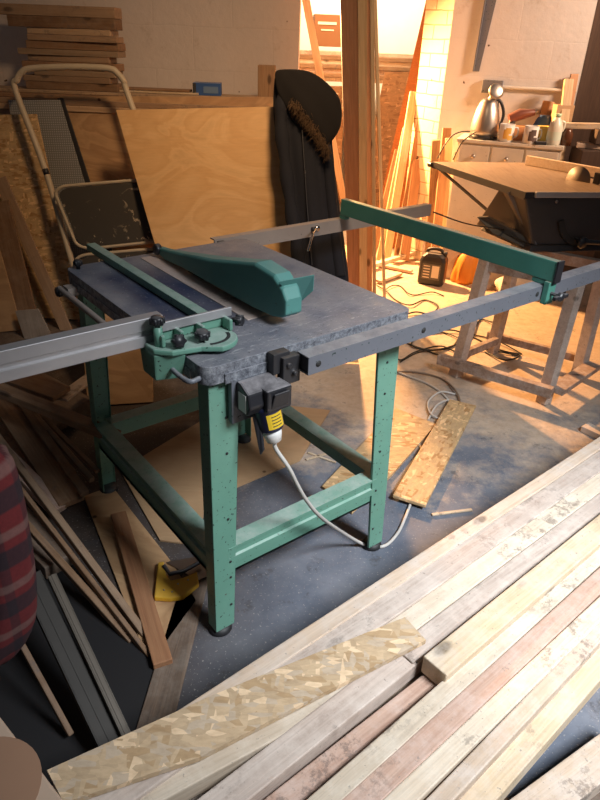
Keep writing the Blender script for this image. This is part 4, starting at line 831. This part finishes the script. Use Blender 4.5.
for k in range(2):
    plank(V((-1.23+.02*k,3.92,SZ+.012*(k+1))), V((-.62-.05*k,3.90,SZ+.012*(k+1))), .09, .011, [pine_yel,offcut][k], ['lower','upper'][k]+' thin batten on the ledge between the stack and the blue carton', 'board', 'thin battens on the ledge', name='thin_batten')
cbx = empty('carton', V((aty(207,64,3.92).x,3.92,SZ)), R(4)); tag(cbx, 'small blue carton on the ledge boards', 'carton')
mb = MB(); mb.box(-.075,.075,-.05,.05,0,.062); mb.build('carton_body', blue_p, cbx, .002)
mb = MB(); mb.box(-.02,.06,-.0518,-.0505,.012,.045); mb.build('printed_panel', flat('pale_blue_print',(.12,.20,.34)), cbx)
mb = MB(); mb.box(-.078,-.06,-.053,-.0,.012,.060); mb.build('carton_flap', ink, cbx)
x = aty(268,60,3.86).x
mb = MB(); mb.box(x-.05,x+.03,3.80,3.87,SZ-.02,SZ+.13); mb.box(x-.05,x-.0,3.81,3.87,SZ-.16,SZ-.02)
mb = MB(); mb.box(x-.055,x+.04,3.86,3.92,SZ,SZ+.16); solo(mb, 'wood_block', old_z, 'upright wood block standing at the right end of the ledge boards', 'wood block', bevel=.004)
# leaning sheets
def lsheet(tlp, trp, brp, blp, t, mat, label, name='plywood_sheet', cat='board', group='sheets leaning at the back'):
    return sheet(aty(*tlp), aty(*trp), aty(*brp), aty(*blp), t, mat, label, cat, group, name)
def floor_y(px, py, y): return (px, py, y)
# far plywood sheet
def lq(a, b, yt, c, yb_, d=None):      # top corners as pixels at distance yt; foot corners as world x on the floor
    return
sheet(aty(60,96,3.78), aty(300,97,3.78), V((-.02,3.62,.01)), V((-1.22,3.62,.01)), .012, plywood_d, 'large brown plywood sheet furthest back against the ledge', 'board', 'sheets leaning at the back')
sheet(aty(57,98,3.76), aty(63,98,3.76), V((-1.03,3.585,.01)), V((-1.09,3.585,.01)), .012, black_m, 'dark narrow strip leaning at the left edge of the brown plywood', 'board', 'sheets leaning at the back', name='dark_strip')
sheet(aty(8,100,3.73), aty(60,100,3.73), V((-1.07,3.56,.01)), V((-1.55,3.56,.01)), .003, perf, 'grey perforated metal sheet leaning behind the ladder', 'metal sheet', name='perforated_sheet')
lo = aty(157,252,3.20)
tlp, trp = aty(116,110,3.42), aty(300,106,3.42)
dl = (lo-tlp); bl_ = tlp+dl*((tlp.z-.012)/(-dl.z)); br_ = bl_+(trp-tlp)*1.0; br_.z = .012
sheet(tlp, trp, br_, bl_, .018, plywood, 'large pale plywood sheet with knots leaning in front of the coat', 'board', 'sheets leaning at the back')
# left strand board sheet and boards
tl2, tr2 = aty(-60,116,3.63), aty(36,114,3.63)
r2 = aty(84,330,3.45); dl = r2-tr2; br2 = tr2+dl*((tr2.z-.012)/(-dl.z)); bl2 = br2+(tl2-tr2); bl2.z = .012
sheet(tl2, tr2, br2, bl2, .014, osb, 'strand board sheet leaning at the far left', 'board', 'sheets leaning at the back', name='strand_board_sheet')
def board_on(tl, tr, br, bl, yt, ybm, t, mat, label, name='leaning_board'):
    return sheet(aty(*tl, yt), aty(*tr, yt), aty(*br, ybm), aty(*bl, ybm), t, mat, label, 'board', 'boards leaning at the far left', name)
board_on((-30,205),(8,200),(36,312),(12,318), 3.42, 3.28, .015, offcut_y, 'brown board leaning on the strand board at the far left')
board_on((-60,215),(-12,210),(22,330),(-30,335), 3.38, 3.26, .012, plywood_d, 'pale plywood board leaning furthest left of all')
board_on((-6,180),(5,176),(72,330),(62,335), 3.47, 3.32, .012, strip_y, 'thin pale batten leaning across the strand board', 'thin_batten')
board_on((15,311),(38,309),(56,345),(28,350), 3.22, 3.18, .012, grey_y, 'small grey square offcut leaning on the boards at far left', 'square_offcut')
# plywood standing behind the left rear leg
sheet(at(84,390,0)+V((0,.10,.42)), at(153,392,0)+V((0,.12,.42)), at(153,404,0)+V((0,0,.01)), at(88,408,0)+V((0,0,.01)), .018, orange_ply if 0 else plywood_d, 'brown board standing under the rear edge of the saw table', 'board', 'sheets leaning at the back')
# step ladder
ld = empty('step_ladder', V((-1.05,2.8,0))); tag(ld, 'folded cream tubular step ladder with dark steps leaning at the back', 'ladder'); lo_ = V((-1.05,2.8,0))
Lt, Rt = aty(16,92,3.57), aty(127,92,3.57)
Lm = aty(46,172,3.46); Lb = aty(72,262,3.35)
dirv = (Lb-Lt).normalized(); foot = Lt+dirv*((Lt.z-.012)/(-dirv.z)); wv = Rt-Lt; wv.z = 0
path = [foot+V((0,0,0)), Lb, Lm, Lt, aty(17,80,3.58), aty(22,72,3.585), aty(32,68.5,3.59), aty(70,67,3.59), aty(108,68.5,3.59), aty(118,74,3.585), aty(124,82,3.58), Rt, Rt+(Lm-Lt), Rt+(Lb-Lt), Rt+(foot-Lt)]
mb = MB(); mb.tube(spline([p-lo_ for p in path], 5), .0155, 12); mb.build('tube_frame', cream, ld)
mb = MB(); c = Lm-lo_; mb.lathe(c+(Lt-Lm).normalized()*.0, (Lt-Lm), [(0,-.015),(.016,-.015),(.016,.015),(0,.015)], 12); mb.build('tube_clamp', black, ld)
def step(pl, yt, ybm, mats):
    tl_, tr_, br_, bl_ = [aty(x, y, yy)-lo_ for (x, y), yy in zip(pl, (yt, yt, ybm, ybm))]
    def P2(u, v): return (tl_*(1-u)+tr_*u)*(1-v)+(bl_*(1-u)+br_*u)*v
    rr = rrect(0,1,0,1,.14,5); n_ = (tr_-tl_).cross(bl_-tl_).normalized(); n_ = n_ if n_.y > 0 else -n_
    pad = MB(); pad.prism([P2(.03+.94*a,.03+.94*b) for a, b in rr], n_*.012); s = pad.build('step', splat, ld)
    ring = [P2(a, b)+n_*.006 for a, b in rr]; mb = MB(); mb.tube(ring+[ring[0]], .009, 8, caps=False); mb.build('step_rim', cream, s)
step(((52,187),(165,178),(190,238),(78,250)), 3.37, 3.32, 0)
step(((72,256),(190,246),(205,300),(95,312)), 3.32, 3.27, 0)
mb = MB(); f2 = foot+V((0,.06,0)); mb.tube([Lb+V((.0,.03,.0))-lo_, f2-lo_], .011, 10); mb.tube([Rt+(Lb-Lt)+V((0,.03,0))-lo_, f2+wv-lo_], .011, 10); mb.build('rear_frame', cream, ld)

# ============================================================ LEFT LOWER: OFFCUT STACKS, RAILS, SAW, SHIRT
gl = 'offcuts and strips heaped at the left'
def pk(x1, y1, z1, x2, y2, z2, w_, t_, mat, label, name='timber_strip', up=(0,0,1), grp=gl): return plank(at(x1,y1,z1), at(x2,y2,z2), w_, t_, mat, label, 'plank', grp, up=up, name=name)
pk(-20,378,.40,118,434,.28,.05,.03,offcut,'brown strip pointing right over the left rear leg of the saw')
pk(-10,366,.34,62,392,.30,.10,.02,offcut,'wide offcut beneath the mitre rail at far left')
pk(60,398,.27,96,372,.25,.06,.012,pine,'pale splintered offcut behind the left rear leg')
pk(0,395,.24,72,500,.08,.09,.03,offcut,'broad brown board sloping down to the floor at left')
pk(20,400,.25,85,492,.12,.03,.02,offcut,'narrow strip right of the broad brown board')
pk(30,408,.22,92,478,.14,.02,.02,strip_m,'thin pale strip among the heap left of the saw')
pk(42,415,.18,98,470,.12,.018,.015,strip_m,'thinnest strip nearest the left rear leg')
pk(-20,428,.22,60,508,.07,.06,.03,pine_red,'reddish board in the heap at left')
pk(-10,425,.30,146,634,.02,.022,.03,strip_m,'long pale strip running down to the dark floor')
pk(-8,450,.27,150,655,.012,.014,.03,offcut,'long thin splintered strip beside the long pale one')
pk(-20,470,.24,132,640,.012,.02,.025,offcut,'lower long brown strip in front of the heap')
pk(-20,480,.10,60,560,.06,.10,.05,darkoff,'dark timber under the long strips at left')
pk(-30,395,.12,50,480,.06,.20,.05,darkoff,'dark broad timber at the bottom of the heap')
pk(-60,340,.22,70,410,.10,.25,.08,darkoff,'dark board beneath the heap behind the strips')
# flat sheets on the floor
mb = MB(); mb.prism([at(x,y,.012) for x, y in ((84,496),(112,486),(170,560),(196,600),(160,650),(140,640))], (0,0,-.009)); solo(mb, 'plywood_offcut', plywood_d, 'light plywood offcut on the floor left of the saw legs', 'board')
mb = MB(); mb.prism([at(x,y,.008) for x, y in ((120,470),(235,400),(330,410),(300,460),(205,500),(200,545),(160,540))], (0,0,-.006)); solo(mb, 'hardboard_sheet', card, 'brown dusty hardboard sheet lying under the table saw', 'board')
plank(at(118,512,.045), at(163,662,.030), .052, .022, wood('orange_brown_plank', (.42,.21,.10), (.30,.13,.06), dust=0), 'orange brown plank on the floor with one knot, left of the near saw leg', 'plank', None)
plank(at(196,575,.012), at(150,742,.012), .085, .010, darkoff, 'flat dusty dark plank on the floor under the orange brown plank', 'plank', None)
# hand saw
hs = empty('hand_saw', at(178,585,0)); tag(hs, 'hand saw with yellow handle lying by the foot of the near saw leg', 'hand saw'); ho = at(178,585,0)
hp = [at(x,y,.032)-ho for x, y in ((158,562),(164,561),(166,574),(171,580),(184,577),(197,571),(199,583),(183,596),(170,598),(154,597))]
mb = MB(); mb.prism(hp, (0,0,-.018)); mb.build('handle', yellow, hs, .004)
mb = MB(); mb.tube([at(x,y,.034)-ho for x, y in ((164,566),(170,574),(184,571),(200,562))], .007, 8); mb.build('blade_back', black, hs)
mb = MB(); mb.prism([at(x,y,.018)-ho for x, y in ((166,562),(200,556),(214,562),(212,574),(198,580))], (0,0,-.0015)); mb.build('blade', steel, hs)
mb = MB()
for x, y in ((164,590),(178,584),(188,580),(172,592)): mb.lathe(at(x,y,.032)-ho, (0,0,1), [(0,0),(.003,0),(.003,.002),(0,.002)], 8)
mb.build('rivet', steel, hs)
# metal channels
gr = 'metal channels leaning at the near left'
def channel(x1,y1,z1,x2,y2,z2,w_,label,mat=alu):
    a, b = at(x1,y1,z1), at(x2,y2,z2); x = (b-a).normalized(); up = V((0,0,1)); up = (up-x*up.dot(x)).normalized(); y = up.cross(x); mb = MB()
    mb.bar(a, b, w_, .003, up); mb.bar(a+y*(w_/2)-up*.012, b+y*(w_/2)-up*.012, .003, .027, up); mb.bar(a-y*(w_/2)-up*.012, b-y*(w_/2)-up*.012, .003, .027, up); mb.bar(a+up*.002, b+up*.002, .006, .003, up)
    solo(mb, 'metal_channel', mat, label, 'metal channel', gr)
dalu = paint('dull_grey_channel', (.034,.029,.024), chips=0, top_dust=.05, dust=(.2,.18,.16), rough=.7); dalu2 = paint('dull_brown_channel', (.10,.078,.056), chips=0, top_dust=.1, dust=(.2,.18,.16), rough=.6)
channel(30,575,.26,112,745,.06,.05,'dull grey metal channel leaning at the near left, left of the pair',dalu)
channel(52,575,.265,130,742,.07,.018,'thin bright-edged metal channel right of the dull grey one',dalu2)
pk(20,640,.2,72,735,.03,.014,.02,offcut,'thin brown strip in the dark corner at near left',grp=None)
# plaid shirt sleeve hanging at the left edge
sh = empty('plaid_shirt', V((-.55,.98,.35))); tag(sh, 'red and black plaid flannel shirt hanging at the left edge', 'shirt'); so = V((-.55,.98,.35))
sec = []; rows = [(455,-60,8),(470,-62,12),(490,-60,20),(520,-60,27),(550,-58,32),(580,-56,35),(610,-54,36),(632,-52,31),(648,-48,20),(656,-42,8)]
for i, (py, xl, xr) in enumerate(rows):
    a, b = aty(xl, py, 1.02), aty(xr, py, 1.02); c = (a+b)/2; hw = (b-a).length/2
    sec.append([c+V((hw*math.cos(g_)*(1+.03*math.sin(5*g_+i)), .07*math.sin(g_)*(1+.14*math.sin(7*g_+i*.4)), 0))-so for g_ in [2*math.pi*j/36 for j in range(36)]])
mb = MB(); mb.loft(sec); s = mb.build('shirt_body', plaid, sh); m_ = s.modifiers.new('s','SUBSURF'); m_.levels = 1; m_.render_levels = 1
mb = MB(); c = aty(-25,455,1.02)-so; mb.tube([c+V((-.05,0,.0)), c+V((-.02,0,.15)), c+V((-.01,0,.35))], [.06,.05,.03], 14); mb.build('collar', plaid, sh)
ho2 = empty('clothes_stand', V((-.80,1.02,0))); tag(ho2, 'dark post at the left edge holding the plaid shirt', 'stand')
mb = MB(); mb.box(-.03,.03,-.03,.03,0,1.25); mb.build('post', brown_d, ho2); mb = MB(); mb.tube([(0,0,1.05),(.10,-.0,1.03),(.14,0,1.07)], .008, 8); mb.build('hook', black_m, ho2)
# pale board at the near left corner
q = [at(-40,665,.62), at(0,716,.62), at(66,803,.62), at(20,880,.62), at(-90,880,.62), at(-100,700,.62)]
mb = MB(); mb.prism(q, (0,0,-.02)); crn = solo(mb, 'table_board', flat('pale_board_face', (.62,.45,.33), .5), 'pale table corner with a darker round mark at the bottom left', 'table board', bevel=.004)
mb = MB(); qq = []
for k in range(40):
    g_ = 2*math.pi*k/40; c = at(-20,792,.6205); qq.append(c+V((.075*math.cos(g_), .075*math.sin(g_), 0)))
mb.prism([p-crn.location for p in qq], (0,0,.0008)); rm = mb.build('round_mark', flat('brown_round_mark', (.42,.24,.15), .5), crn); rm['label'] = 'darker brown round mark'
mb = MB(); mb.prism([at(x,y,.0045) for x, y in ((-60,640),(30,560),(70,560),(150,652),(178,690),(170,750),(60,810),(-60,800))], (0,0,-.004)); solo(mb, 'shade_sheet', flat('painted_floor_shade', (.012,.011,.012), .7), 'flat black sheet standing in for shade on the floor in the near left corner', 'sheet')  # near-black sheet added to darken this floor corner as shade would
